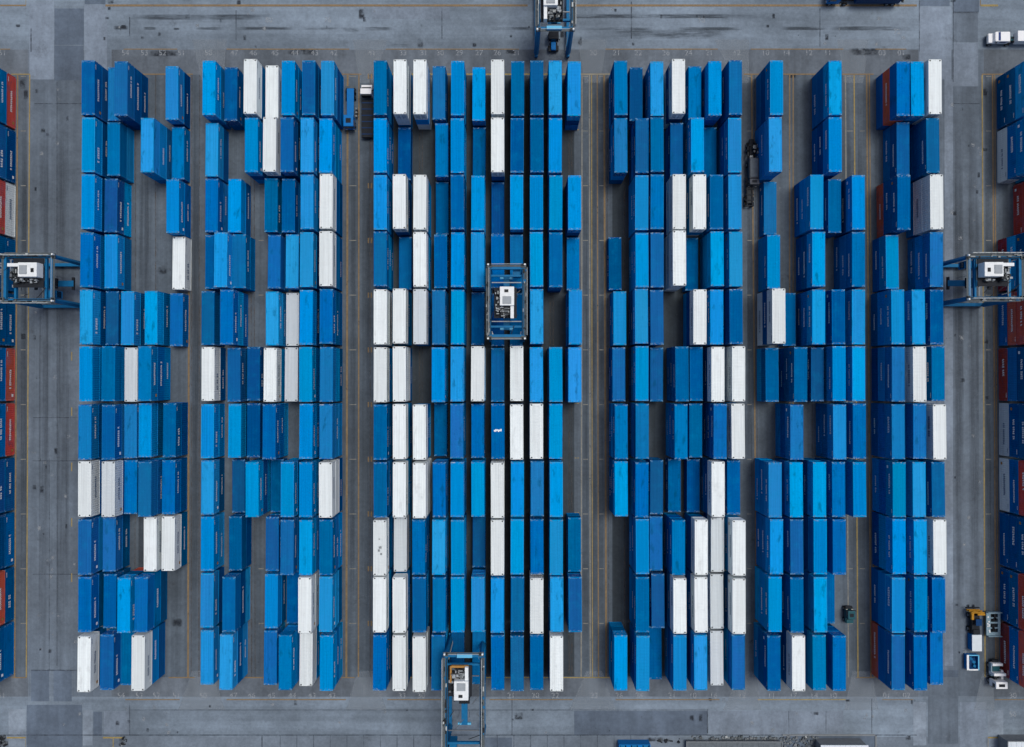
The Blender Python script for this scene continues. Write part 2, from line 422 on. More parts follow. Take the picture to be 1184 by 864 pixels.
for (x0, x1, y, w, k) in ((13, 35, 86, .2, 'line_yellow'), (165, 223, 86, .22, 'line_orange'), (395, 418, 86, .22, 'line_orange'), (445, 720, 86, .26, 'line_yellow'), (672, 706, 86, .2, 'line_pale'), (860, 1010, 86, .24, 'line_orange'),
        (1135, 1165, 86, .22, 'line_orange'), (14, 31, 783.5, .2, 'line_orange'), (195, 225, 783.5, .22, 'line_orange'), (283, 305, 783.5, .22, 'line_orange'), (395, 410, 783.5, .2, 'line_orange'), (455, 720, 783.5, .2, 'line_yellow'), (990, 1012, 783.5, .2, 'line_orange'), (875, 890, 783.5, .18, 'line_pale'),
        (122, 610, 6.5, .42, 'line_orange'), (664, 1060, 6.5, .42, 'line_orange'), (0, 30, 6.5, .3, 'line_orange'), (1134, 1154, 6.5, .4, 'line_yellow'),
        (143, 205, 57, .18, 'line_orange'), (262, 404, 57, .2, 'line_orange'), (446, 600, 57, .18, 'line_orange'), (700, 830, 57, .2, 'line_orange'), (868, 975, 57, .2, 'line_orange'), (1012, 1048, 57, .18, 'line_orange'), (0, 12, 57, .18, 'line_orange'),
        (145, 208, 809, .2, 'line_orange'), (262, 400, 809, .22, 'line_orange'), (448, 510, 809, .2, 'line_orange'), (566, 662, 809, .2, 'line_orange'), (712, 832, 809, .2, 'line_orange'), (876, 978, 809, .18, 'line_yellow'), (1020, 1056, 809, .14, 'line_orange'), (1150, 1200, 809, .18, 'line_orange'),
        (8, 30, 853, .3, 'line_yellow'), (119, 142, 853, .3, 'line_yellow'), (1142, 1160, 853, .3, 'line_yellow')):
    line('road_marking', [(x0, y), (x1, y)], w, M[k])
line('road_marking', [(29.5, 853), (29.5, 900)], .16, M['line_pale']); line('road_marking', [(131, 853), (131, 900)], .16, M['line_yellow'])
line('road_marking', [(1142.5, 853), (1142.5, 900)], .16, M['line_pale'])
line('road_marking', [(1133.5, 0), (1133.5, 7)], .2, M['line_orange']); line('road_marking', [(30, 0), (30, 7)], .2, M['line_pale'])
for y in range(340, 640, 64): line('road_marking', [(83, y + 67), (83, y + 77)], .2, M['line_yellow'])
# short bay marks across the lanes at every row boundary, and paired marks beside the central block
for r in range(0, 11):
    y = 88.4 + 63.25 * r
    for (xa, xb, k) in ((404, 412, 'line_pale'), (674, 680, 'line_pale'), (693, 698, 'line_pale'), (864, 869, 'line_pale'), (979, 986, 'line_pale'), (994, 1000, 'line_pale'), (24, 30, 'line_pale'), (299, 305, 'line_pale'), (1140, 1146, 'line_pale')):
        line('bay_mark', [(xa, y), (xb, y)], .16, M[k])
    for xa in (426, 429.5):
        line('bay_mark', [(xa, y - 3), (xa, y + 3)], .28, M['line_orange'])
    for xa in (664, 667): line('bay_mark', [(xa + .5, y - 1.5), (xa + 2.5, y - 1.5)], .16, M['line_yellow'])
# joints of the concrete
for (a, b, w) in (((0, 850), (1060, 850), .2), ((40, 120), (96, 120), .16), ((36, 33), (36, 60), .3), ((150, 20), (150, 42), .2), ((273, 12), (273, 47), .16), ((511, 10), (511, 45), .22), ((730, 2), (730, 45), .22), ((948, 10), (948, 54), .2),
        ((303, 850), (303, 900), .2), ((818, 820), (818, 848), .22), ((1102, 120), (1133, 120), .16), ((1083, 95), (1083, 770), .1), ((66, 95), (66, 770), .12), ((592, 808), (592, 850), .16), ((38, 483), (90, 483), .12), ((38, 533), (90, 533), .14), ((38, 664), (90, 664), .14), ((57, 530), (57, 775), .12), ((36, 775), (90, 775), .2),
        ((1102, 14.5), (1132, 14.5), .3), ((1102, 0), (1102, 95), .2), ((1063, 0), (1063, 60), .18), ((955, 822), (955, 848), .12), ((912, 822), (912, 848), .12), ((1008, 808), (1008, 848), .16), ((150, 821), (820, 821), .12), ((150, 850), (150, 812), .12)):
    line('pavement_joint', [a, b], w, M['joint'], 0.028)
for i in range(22):
    x = 324 + i * 19.3
    if not (505 < x < 565): line('pavement_joint', [(x, 850), (x, 900)], .12, M['joint'], 0.028)
# painted lane numbers
def number(txt, px, py, size=1.5, flip=False, name='lane_number'):
    cu = bpy.data.curves.new('tmp', 'FONT'); cu.body = txt; cu.size = size; cu.align_x = 'CENTER'; cu.align_y = 'CENTER'
    ob = bpy.data.objects.new('tmp', cu); COL.objects.link(ob)
    me = ob.to_mesh().copy(); ob.to_mesh_clear()
    bpy.data.objects.remove(ob)
    me.materials.clear(); me.materials.append(M['number'])
    o = bpy.data.objects.new(name, me); COL.objects.link(o)
    x, y = at(px, py)
    o.location = (x, y, 0.034); o.rotation_euler = (0, 0, math.pi if flip else 0)
    o['kind'] = 'structure'
for t_, x in (('54', 145), ('53', 167), ('52', 188), ('51', 210), ('50', 241), ('47', 271), ('46', 293), ('45', 318), ('44', 341), ('43', 364), ('42', 386), ('41', 430), ('33', 466), ('31', 490), ('30', 509), ('29', 531), ('27', 554), ('26', 575), ('21', 597),
        ('20', 686), ('21', 713), ('22', 738), ('26', 770), ('24', 796), ('21', 820), ('12', 852), ('10', 885), ('14', 909), ('12', 935), ('11', 957), ('03', 1020), ('01', 1042), ('51', 3)):
    number(t_, x, 61.5, 1.5)
for t_, x in (('54', 140), ('53', 161), ('52', 181), ('51', 204), ('50', 235), ('47', 270), ('46', 291), ('45', 314), ('44', 338), ('43', 361), ('42', 384), ('33', 465), ('30', 487), ('21', 591), ('20', 619), ('22', 642), ('23', 687), ('26', 716), ('24', 739), ('21', 777), ('10', 801), ('16', 825), ('12', 858), ('11', 892), ('17', 917), ('14', 941), ('10', 963), ('01', 1025), ('02', 1048), ('30', 1171), ('51', 2)):
    number(t_, x, 804.5, 1.5)
for t_, x, y in (('80', 311, 23.5), ('76', 379, 23.5), ('70', 811, 24), ('72', 1037, 37), ('80', 1171, 826)): number(t_, x, y, 1.4)

# ------------------------------------------------------------------ containers
W_, L_, HT = 2.38, 10.00, 2.60

def corr(n, a, b, depth):
    """trapezoid corrugation profile along a..b"""
    p = (b - a) / n; out = []
    for i in range(n):
        s = a + i * p
        out += [(s, 0), (s + p * .30, 0), (s + p * .5, depth), (s + p * .80, depth)]
    out.append((b, 0))
    return out

def body_mesh(bm, ox=0, oy=0, oz=0, H=HT, mi=0, doors=True, layer=None, val=0.0, lite=False):
    fs = []
    def q(*pts):
        f = bm.faces.new([bm.verts.new((p[0] + ox, p[1] + oy, p[2] + oz)) for p in pts]); f.material_index = mi; fs.append(f)
    w, l = W_ / 2, L_ / 2
    n = 24
    pr = corr(n, -l + .12, l - .12, .045)
    for s in (-1, 1):
        x = s * (w - .015)
        for (y0, d0), (y1, d1) in zip(pr[:-1], pr[1:]):
            a, b = (x - s * d0, y0), (x - s * d1, y1)
            P = [(a[0], a[1], .14), (b[0], b[1], .14), (b[0], b[1], H - .09), (a[0], a[1], H - .09)]
            q(*(P if s > 0 else P[::-1]))
    pr = corr(36, -l + .2, l - .2, .016)
    for (y0, d0), (y1, d1) in zip(pr[:-1], pr[1:]):
        q((-w + .07, y0, H - .02 - d0), (w - .07, y0, H - .02 - d0), (w - .07, y1, H - .02 - d1), (-w + .07, y1, H - .02 - d1))
    pr = corr(6, -w + .12, w - .12, .045)
    ends = (1,) if doors else (1, -1)
    for s in ends:
        y = s * (l - .03)
        for (x0, d0), (x1, d1) in zip(pr[:-1], pr[1:]):
            P = [(x0, y - s * d0, .14), (x0, y - s * d0, H - .1), (x1, y - s * d1, H - .1), (x1, y - s * d1, .14)]
            q(*(P if s > 0 else P[::-1]))
    q((-w + .06, -l + .05, .12), (-w + .06, l - .05, .12), (w - .06, l - .05, .12), (w - .06, -l + .05, .12))
    if layer is not None:
        for f in fs: f[layer] = val

CUBE = ((-1, -1, -1), (1, -1, -1), (1, 1, -1), (-1, 1, -1), (-1, -1, 1), (1, -1, 1), (1, 1, 1), (-1, 1, 1))
CUBEF = ((3, 2, 1, 0), (4, 5, 6, 7), (0, 1, 5, 4), (1, 2, 6, 5), (2, 3, 7, 6), (3, 0, 4, 7))
def frame_boxes(bm, ox, oy, oz, H, mi, ci, layer=None, val=0.0):
    w, l = W_ / 2, L_ / 2
    def bx(x0, y0, z0, x1, y1, z1, m):
        vs = [bm.verts.new(((x1 if c[0] > 0 else x0) + ox, (y1 if c[1] > 0 else y0) + oy, (z1 if c[2] > 0 else z0) + oz)) for c in CUBE]
        for q in CUBEF:
            f = bm.faces.new([vs[i] for i in q])
            f.material_index = m
            if layer is not None: f[layer] = val
    for sx in (-1, 1):
        x0, x1 = sorted((sx * w, sx * (w - .08)))
        bx(x0, -l + .16, H - .1, x1, l - .16, H - .008, mi)
        bx(x0, -l + .16, .03, x1, l - .16, .15, mi)
        for sy in (-1, 1):
            y0, y1 = sorted((sy * l, sy * (l - .12)))
            a0, a1 = sorted((sx * w, sx * (w - .12)))
            bx(a0, y0, .12, a1, y1, H - .12, mi)
            c0, c1 = sorted((sx * (w + .004), sx * (w - .17))); d0, d1 = sorted((sy * (l + .004), sy * (l - .19)))
            bx(c0, d0, H - .125, c1, d1, H, ci); bx(c0, d0, 0, c1, d1, .12, ci)
            if ci != mi:
                h0, h1 = sorted((sx * (w - .19), sx * (w - .42))); g0, g1 = sorted((sy * (l - .1), sy * (l - .33)))
                bx(h0, g0, H - .05, h1, g1, H - .002, 2)
    for sy in (-1, 1):
        y0, y1 = sorted((sy * (l - .005), sy * (l - .2)))
        bx(-w + .17, y0, H - .11, w - .17, y1, H - .008, mi)
        bx(-w + .17, y0, .03, w - .17, y1, .15, mi)

def glyphs(mb, side, mat, n, size, y0, z0, rng):
    """row of small blocky characters along the container's long side (too blurred to read in the photo)"""
    x = side * (W_ / 2 + .004)
    y = y0
    for i in range(n):
        if rng.random() < .12: y += size * .5; continue
        pat = rng.choice(('1111001111', '1010111101', '1110111001', '1100111111', '1011101101', '1111100111'))
        cw, ch = size * .30, size * .2
        for r in range(5):
            for c in range(2):
                if pat[r * 2 + c] == '1':
                    ya = y + c * cw; za = z0 + (4 - r) * ch
                    P = [(x, side * ya, za), (x, side * (ya + cw * .96), za), (x, side * (ya + cw * .96), za + ch), (x, side * ya, za + ch)]
                    mb.quad(P, mat)
        y += size * .78

CM = {}
def cmesh(k):
    """shared part meshes of one paint colour"""
    if k in CM: return CM[k]
    H = HT + (.3 if k in 'WG' else 0)
    d = {'H': H}
    bm = bmesh.new(); body_mesh(bm, H=H); me = bpy.data.meshes.new('body'); bm.to_mesh(me); bm.free(); me.materials.append(M['p' + k]); d['body'] = me
    bm = bmesh.new(); frame_boxes(bm, 0, 0, 0, H, 0, 1); me = bpy.data.meshes.new('frame'); bm.to_mesh(me); bm.free()
    me.materials.append(M['p' + k]); me.materials.append(M['cast'] if k in 'WG' else M['cast_blue']); me.materials.append(M['engine'] if k in 'WG' else M['scuffed']); d['frame'] = me
    d['door'] = []
    for s in (-1, 1):
        mb = MB(); y = -L_ / 2 + .05
        mb.box((s * .53, y, H / 2), (1.03, .05, H - .3), M['p' + k])
        for xo in (.25, .8): mb.cyl((s * xo, y - .04, .2), (s * xo, y - .04, H - .2), .022, M['steel'], 6)
        for zo in (.35, H * .5, H - .35): mb.box((s * .53, y - .03, zo), (1.0, .02, .05), M['p' + k])
        if k in 'WG':
            rng = random.Random(5 + s)
            for j in range(5): mb.box((s * (.4 + .08 * (j % 3)), y - .031, .7 + j * .32), (.5, .01, .12), M['letter_blue'])
        else:
            mb.box((s * .5, y - .031, H - .55), (.42, .01, .12), M['letter_white'])
        d['door'].append(mb.mesh('door'))
    d['lettering'] = []
    for v in range(5):
        rng = random.Random(v * 11 + ord(k)); pair = []
        for s in (-1, 1):
            mb = MB(); lm = M['letter_blue'] if k in 'WG' else M['letter_white']
            n = (12, 10, 13, 11, 8)[v]; sz = (.46, .5, .42, .48, .56)[v]
            glyphs(mb, s, lm, n, sz, -n * sz * .39 + (0.4, -.8, .9, 0, -1.2)[v], H * .42, rng)
            glyphs(mb, s, lm, 6, .2, L_ / 2 - 1.5, H - .5, rng)
            if v in (1, 3): mb.box((s * (W_ / 2 + .004), -s * (L_ / 2 - 1.0), .7), (.006, .5, .5), M['letter_white'] if v == 1 else M['amber'])
            pair.append(mb.mesh('lettering'))
        d['lettering'].append(pair)
    CM[k] = d
    return d

NAMES = {'L': ('blue_container', 'blue container'), 'M': ('blue_container', 'blue container'), 'D': ('blue_container', 'blue container'), 'T': ('blue_container', 'blue container'),
         'W': ('white_container', 'white container'), 'G': ('white_container', 'white container'), 'R': ('red_container', 'red container'), 'K': ('red_container', 'red container')}
TONE = {'L': 'bright blue', 'M': 'mid blue', 'D': 'dark blue', 'T': 'teal blue', 'W': 'white', 'G': 'greyish white', 'R': 'rust red', 'K': 'maroon'}
GRP = {'blue_container': 'blue containers in the stacking blocks', 'white_container': 'white containers in the stacking blocks', 'red_container': 'red containers in the stacking blocks'}

def container(k, x, y, z, label, rng):
    nm, cat = NAMES[k]
    d = cmesh(k)
    root = empty(nm, (x, y, z), R(rng.uniform(-.35, .35)))
    tag(root, label, cat, GRP[nm])
    def add(name, me):
        o = bpy.data.objects.new(name, me); COL.objects.link(o); o.parent = root; return o
    add('body', d['body']); add('frame', d['frame'])
    for me in d['door']: add('door', me)
    if rng.random() < .85:
        for me in d['lettering'][rng.randrange(5)]: add('lettering', me)
    return root

# ---- measured layout: each entry is (edge of roof in the zoomed photo, paint, tiers high)
ROWY = [67 + 66.45 * (i + .5) for i in range(11)]
YB6 = at(592, 466, 7.8)[1]
PITCH = 66.45 * (D - 7.8) / F
def rowY(r): return YB6 + (6 - r - .5) * PITCH        # r = 0..10 from the top
S1 = 902 / 240.0; S2 = 977 / 260.0
BLOCKS = {
 'A': (0, S1, 'l', ['355M3 470M2 498M3 720L2', '356L3 467M2 612L3 747M1', '354L3 455D2 723L2', '349M3 455L2 750W1', '347L3 460D2 527L2 629L2 740M1', '345L3 443M3 542G2 601M3',
       '341M3 443M3 540M2 603L2 709M2', '340W3 445G3 538M2 601M3 705M2', '340M3 447M2 625W2 703W2', '340M3 450M2 510L3 585M3', '337W3 440M3 523M2 572W3']),
 'B': (210, S1, 'l', ['91L3 187D2 270W3 365W2 435L3 524M3 606L3', '104L2 275L3 354W3 430M3 517L3 598L3', '103M2 203L2 361M2 437M2 517L3 600W3', '103M2 143L3 222M2 375M2 453L2 515L3 599W3',
       '87M2 168M3 366L2 455G1 513L3 600M3', '87W2 200M2 285D2 357W2 449G2 511L3 601M3', '85L2 203L2 285D2 352M3 512L3 599M3', '85L2 220D1 278L3 388D1 431L3 511L3 597W3',
       '84L2 206D2 366M2 430M3 511L3 599M3', '83L2 177M3 362L2 457D1 507W3 598L3', '83L2 165L3 358M2 422M3 513W2 601L3']),
 'C': (430, S2, 'l', ['8M3 94W3 180W3 264M2 344L3 437L2 518W3 605M3 689M3 769L3 851L3', '8L3 114D1 276M2 343L3 439D1 518W3 603M3 689M3 769L3', '8L3 91W3 180W3 278D1 343M3 432L3 520D1 601L3 687L3 771L3 853L3',
       '8M3 118D1 180W3 271M2 344L3 431L3 519M2 601M2 687L3 771M3 847M1', '8W3 91W3 180G3 262M3 344L3 433D1 520D1 600D1 688L3 856L3', '8W3 91W3 260L3 342L3 431W3 519M2 601W3 687L3 771L3 854L3',
       '8M3 91W3 178W3 271D1 341M3 432M2 519M3 601W3 687W3 771L3', '8M3 91W3 178W3 264M3 342L3 432L3 517W3 604L3 690M3 773L3', '6W3 96G2 175M3 262L3 344L3 438D1 517W3 603L3 689M3 773L3 853M2',
       '5W3 90W3 177M3 264M3 344L3 432L3 517L3 604M3 688W3 775L3 855M3', '5M3 90W3 177W3 259M3 345D1 437M2 518M3 603M3 688M3 774W3']),
 'D': (670, S1, 'r', ['208M3 274D2 365L3 459W3 529M2 617L3 706M3', '208M3 300M3 366M3 450D2 541L3 595D1 703L3', '299L3 366M3 462W3 550W3 624M3 704L3', '182D1 300L3 366M3 463W3 515D1 627L3 708L3',
       '203L2 298L3 365M3 552W3 625L3 709M3', '199M2 300L3 363D2 474M3 535M2 630W3 720W3', '210M3 301M3 470M3 533M2 640M3 718W3', '210L3 300M3 363D2 440D1 522D1 631W3 698M2',
       '302L3 361M2 459M3 558W3 628G2 722W3', '302M3 369M2 465W3 557W3 625G2 722W3', '208L3 304L3 357D1 465L3 555L3 625G2 719M3']),
 'E': (870, S1, 'r', ['133L3 388L3', '128L3 388L3', '104M1 308L3 385M2 489L3', '120L2 316L3 489M3', '143W3 187M1 316L3 402M3 489L3', '113M2 238M3 310D2 405L3 490L3', '221M3 407L3 493M3',
       '127L3 219L3 320L3 403M3 494L3', '133L3 221M3 323L3 406M3', '127L3 222M3 324L3 357M1', '122M3 229W3 319T3 406M3']),
 'F': (870, S1, 'r', ['683M3 745L3 822W3', '682M2 812M3', '686M3 829W3', '635L2 828M3', '660L3 750L3 829M3', '662M3 755W3 835M3', '662M3 755M3 842W3', '666T3 753L3 836M3', '666L3 758L3 843W3', '663L3 760T3 838M3', '662M3 758M3 828M2']),
}
TIERS = {('A', 9, 2): 'RML', ('A', 9, 3): 'DMM', ('A', 2, 1): 'LD', ('A', 3, 1): 'ML', ('A', 8, 3): 'MW', ('A', 10, 3): 'MLW', ('A', 8, 2): 'WW', ('A', 7, 0): 'DMW', ('B', 5, 0): 'MW', ('D', 4, 3): 'LMW', ('D', 7, 5): 'LMW',
         ('E', 4, 0): 'WMW', ('E', 10, 1): 'MMW', ('F', 0, 0): 'MRM', ('F', 2, 0): 'RMM', ('F', 2, 1): 'MWW', ('F', 10, 0): 'RMM', ('F', 0, 2): 'MWW', ('D', 3, 3): 'WWW', ('A', 4, 2): 'ML'}
BNAME = {'A': 'leftmost full block', 'B': 'second full block', 'C': 'wide central block', 'D': 'fourth full block', 'E': 'fifth full block', 'F': 'rightmost full block'}
ROWN = ['one', 'two', 'three', 'four', 'five', 'six', 'seven', 'eight', 'nine', 'ten', 'eleven']
ORD = ['first', 'second', 'third', 'fourth', 'fifth', 'sixth', 'seventh', 'eighth', 'ninth', 'tenth', 'eleventh']
STK = {1: 'standing directly on asphalt', 2: 'on two-high stack', 3: 'on three-high stack', 4: 'on four-high stack'}
rng = random.Random(21)
low = bmesh.new()
lay = low.faces.layers.float.new('tint')
LOWK = list(PAINT)
lowmats = [M['s' + k] for k in LOWK] + [M['cast']]
lowlet = MB()
def low_container(k, x, y, z):
    H = HT + (.3 if k in 'WG' else 0)
    v = rng.random(); i = LOWK.index(k)
    body_mesh(low, x, y, z, H, i, False, lay, v)
    frame_boxes(low, x, y, z, H, i, i, lay, v)
    if rng.random() < .7:
        n = rng.randrange(9, 14); sz = rng.uniform(.4, .52)
        for s in (-1, 1):
            mb = MB()
            glyphs(mb, s, M['letter_blue'] if k in 'WG' else M['letter_white'], n, sz, -n * sz * .39 + rng.uniform(-1, 1), H * .42, random.Random(n))
            for f in mb.bm.faces:
                lowlet.bm.faces.new([lowlet.bm.verts.new((p.co.x + x, p.co.y + y, p.co.z + z)) for p in f.verts]).material_index = lowlet.mi(mb.mats[f.material_index])
            mb.bm.free()
    return H

nind = 0
fixes = []
for bk, (off, sc, mode, rows) in BLOCKS.items():
    for r, s in enumerate(rows):
        cells = []
        for i, e in enumerate(s.split()):
            zx, k, n = float(e[:-2]), e[-2], int(e[-1])
            if (bk, r, i) in TIERS: tiers = TIERS[(bk, r, i)]
            else:
                tiers = ''.join(rng.choice('WWWMML') if (k in 'WG' and rng.random() < .6) else rng.choice('LLLMMMMDMLD') for _ in range(n - 1)) + k
            H = sum(HT + (.3 if t in 'WG' else 0) for t in tiers)
            px = off + zx / sc
            X = at(px, ROWY[r], H)[0] + (W_ / 2 if mode == 'l' else -W_ / 2)
            cells.append([X, tiers, i])
        cells.sort(key=lambda c: c[0])
        for _ in range(12):
            for a, b in zip(cells[:-1], cells[1:]):
                ov = a[0] + W_ + .07 - b[0]
                if ov > 0:
                    a[0] -= ov / 2; b[0] += ov / 2
                    fixes.append((bk, r, a[2], b[2], round(ov, 2)))
        for j, (X, tiers, i) in enumerate(cells):
            z = 0.04; Y = rowY(r) + rng.uniform(-.12, .12)
            for t in tiers[:-1]:
                z += low_container(t, X + rng.uniform(-.02, .02), Y + rng.uniform(-.04, .04), z)
            k = tiers[-1]
            lab = f"{TONE[k]} container {STK[len(tiers)]}, {ORD[j]} from left, row {ROWN[r]}, {BNAME[bk]}"
            if (bk, r, i) == ('C', 6, 6): lab = 'blue container with small white mark painted across its roof, row seven, wide central block'
            if (bk, r, i) == ('C', 8, 0): lab = 'white container with dark smears on its roof, first from left, row nine, wide central block'
            c_ = container(k, X, Y, z, lab, rng); nind += 1
            top = HT + (.3 if k in 'WG' else 0)
            if (bk, r, i) == ('C', 6, 6):
                mb = MB(); q = random.Random(2)
                for u in range(6): mb.box((-.62 + u * .24, .06 * (u % 3) + .1, top + .004), (.2, .3 + .12 * (u % 2), .008), M['letter_white'])
                mb.build('roof_mark', c_)
            if (bk, r, i) == ('C', 8, 0):
                for (u, v, sz) in ((.1, .1, .7), (-.15, -.5, .55), (.25, -1.1, .5), (-.1, 1.6, .35)):
                    me_ = bpy.data.meshes.new('roof_smear'); me_.from_pydata([(u - sz / 2, v - sz / 2, top + .004), (u + sz / 2, v - sz / 2, top + .004), (u + sz / 2, v + sz / 2, top + .004), (u - sz / 2, v + sz / 2, top + .004)], [], [(0, 1, 2, 3)])
                    uvl = me_.uv_layers.new(name='UVMap')
                    for n_, p_ in enumerate(((0, 0), (1, 0), (1, 1), (0, 1))): uvl.data[n_].uv = p_
                    me_.materials.append(M['oil']); o_ = bpy.data.objects.new('roof_smear', me_); COL.objects.link(o_); o_.parent = c_

# strips cut by the photo's left and right edges: the tiers whose sides show are things too
GT = ['DML', 'WML', '', 'KLD', 'MRR', 'KMD', 'GDD', 'WMR', 'MDD', 'DMR', 'KMR']
HTI = ['RML', 'DMM', 'WRD', 'DDM', 'DDM', 'RML', 'RMM', 'MDM', 'MDL', 'DRM', 'MMM']
TIERN = ['bottom tier', 'second tier', 'third tier']
for side, tab in (('r', GT), ('l', HTI)):
    for r in range(11):
        Y = rowY(r)
        if side == 'r': X = at(1152.5 + .4 * r, 86 + 64 * (r + .5))[0] + W_ / 2
        else: X = at(18.6 - .22 * r, 86 + 64 * (r + .5))[0] - W_ / 2
        sg = 1 if side == 'r' else -1
        z = 0.04
        for j, k in enumerate(tab[r]):
            H = HT + (.3 if k in 'WG' else 0)
            if j < 2 or (side == 'r' and j == 2):
                container(k, X, Y, z, f"{TONE[k]} container, {TIERN[j]}, row {ROWN[r]}, nearest column of strip cut by {'right' if side == 'r' else 'left'} edge", rng); nind += 1
            else: low_container(k, X, Y, z)
            z += H
        for c in (1, 2, 3):
            z = 0.04
            X2 = X + sg * c * 3.45
            if side == 'r' and r == 2 and c == 1:
                X2 = at(1171.5, 86 + 64 * 2.5)[0] + W_ / 2
            tt = [rng.choice('LMMDRW') for _ in range(3)]
            if side == 'r' and r == 2 and c == 1: tt = ['R', 'R', 'M']
            for j, k in enumerate(tt):
                if side == 'r' and r == 2 and c == 1 and j == 0:
                    H = HT; container(k, X2, Y, z, 'rust red container, bottom tier, row three, beside bare gap at right edge', rng)
                    z += H
                else: z += low_container(k, X2, Y, z)
me = bpy.data.meshes.new('stacked_containers'); low.to_mesh(me); low.free()
for m in lowmats: me.materials.append(m)
so = bpy.data.objects.new('stacked_containers', me); COL.objects.link(so)
tag(so, 'lower tiers of mostly blue containers showing as bands beneath the top containers', 'containers', None, 'stuff')
lo = lowlet.build('lettering', so)
print('individual containers', nind, 'overlap fixes', sorted({f[:4] for f in fixes if f[4] > .3}))

# ------------------------------------------------------------------ straddle carriers
def straddle(label, cx, cy, rz, length, width, H=12.0, house=(0, 0), flip=1, ochre=False, spread_z=8.5, low_gear=False, panel=False):
    """tall gantry on four legs: local x across, y along travel"""
    root = empty('straddle_carrier', (cx, cy, 0.03), rz)
    tag(root, label, 'straddle carrier', 'straddle carriers working the container yard')
    hw, hl = width / 2, length / 2
    B = M['crane_blue']
    for s in (-1, 1):
        mb = MB(); mb.box((s * hw, 0, H - .45), (.55, length, .8), B, bevel=.04)
        for i in range(9): mb.box((s * (hw + .285), -hl + .6 + i * (length - 1.2) / 8, H - .45), (.05, .12, .7), B)
        mb.build('side_beam', root)
        q = random.Random(int(abs(cx) * 7 + abs(cy) * 3) + s)
        mb = MB(); mb.box((s * (hw + .34), 0, H + .02), (.5, length * .94, .06), M['walk'])
        mb.bar((s * (hw - .12), -hl * .93, H + .03), (s * (hw - .12), hl * .93, H + .03), .14, .12, M['engine'])
        for i in range(int(length * 1.1)):
            y = q.uniform(-hl * .92, hl * .92); u = q.random()
            mb.box((s * (hw + q.uniform(-.1, .5)), y, H + .1), (q.uniform(.12, .3), q.uniform(.2, .9), q.uniform(.1, .4)), M['engine'] if u < .4 else M['steel'] if u < .7 else M['crane_blue'] if u < .9 else M['handrail'])
        mb.build('walkway', root)
        mb = MB()
        n = int(length / 1.1); xr = hw + .6 if s > 0 else hw + .05
        for i in range(n + 1):
            y = -length * .47 + i * length * .94 / n
            mb.bar((s * xr, y, H + .04), (s * xr, y, H + 1.05), .06, .06, M['handrail'])
        for zz in (.55, 1.05): mb.bar((s * xr, -length * .47, H + zz), (s * xr, length * .47, H + zz), .07, .07, M['handrail'])
        mb.build('handrail', root)
        # sill beam, wheels
        mb = MB(); mb.box((s * (hw + .05), 0, 1.25), (.6, length + .6, .7), B, bevel=.05); mb.build('sill_beam', root)
        for i in range(4):
            y = -hl + .5 + i * (length - 1.0) / 3
            wmb = MB(); wmb.cyl((s * (hw + .05) - .24, y, .75), (s * (hw + .05) + .24, y, .75), .75, M['tyre'], 18); w = wmb.build('wheel', root)
            rmb = MB(); rmb.cyl((s * (hw + .05) - .26, y, .75), (s * (hw + .05) + .26, y, .75), .38, M['rim'], 12); rmb.build('rim', w)
        for t in (-1, 1):
            mb = MB(); mb.bar((s * (hw + .05), t * (hl - .3), 1.5), (s * hw, t * (hl - .25), H - .85), .62, .8, B, .04, .5)
            mb.bar((s * (hw + .36), t * (hl - .3), 1.6), (s * (hw + .32), t * (hl - .3), H - 1), .08, .08, M['steel'])
            mb.build('leg', root)
            mb = MB(); mb.box((s * hw, t * (hl + .1), H + .05), (.9, .7, .25), M['walk']); mb.cyl((s * (hw + .2), t * (hl + .25), H), (s * (hw + .2), t * (hl + .25), H + .7), .16, M['house'], 8)
            mb.box((s * (hw - .2), t * (hl + .2), H + .25), (.3, .4, .3), M['engine']); mb.build('corner_platform', root)
    for y, zz, w in ((-hl + .25, H - .4, .5), (-hl + 1.9, H - .7, .36), (hl - .3, H - .4, .45), (hl - 1.6, H - .9, .36)):
        mb = MB(); mb.box((0, y, zz), (width - .56, w, .6), B, bevel=.03); mb.build('cross_beam', root)
    # machinery platform and house
    hx, hy = house
    mb = MB(); mb.box((hx, hy, H - .1), (width * .66, 5.4, .16), M['vdark']); mb.build('machine_deck', root)
    ho = MB(); ho.box((hx + flip * .3, hy + 1.0, H + .95), (2.5, 3.3, 1.9), M['house'], bevel=.08)
    ho.box((hx + flip * 1.2, hy - 1.7, H + .7), (.6, 2.3, 1.4), M['house'], bevel=.05)
    hobj = ho.build('machine_house', root)
    v = MB(); v.box((hx + flip * .3, hy + .3, H + 1.98), (1.5, 1.3, .14), M['house_grey']); v.box((hx + flip * .2, hy + 1.9, H + 1.95), (.7, .5, .1), M['engine']); v.build('roof_vent', hobj)
    en = MB(); rr = random.Random(int(abs(cx) * 10))
    for i in range(34):
        ex, ey = hx - flip * rr.uniform(-.8, 1.7), hy - rr.uniform(.6, 2.5)
        en.box((ex, ey, H + rr.uniform(.1, .9)), (rr.uniform(.15, .7), rr.uniform(.15, .7), rr.uniform(.2, 1.0)), rr.choice([M['engine'], M['engine'], M['engine'], M['steel'], M['house_grey'], M['walk']]))
    for i in range(10):
        ex, ey = hx - flip * rr.uniform(1.2, 1.8), hy + rr.uniform(-.6, 1.8)
        en.box((ex, ey, H + rr.uniform(.1, .6)), (rr.uniform(.15, .4), rr.uniform(.2, .6), rr.uniform(.2, .7)), rr.choice([M['engine'], M['steel'], M['house_grey']]))
    en.cyl((hx - flip * 1.3, hy - 1.6, H), (hx - flip * 1.3, hy - 1.6, H + 1.5), .16, M['steel'], 10)
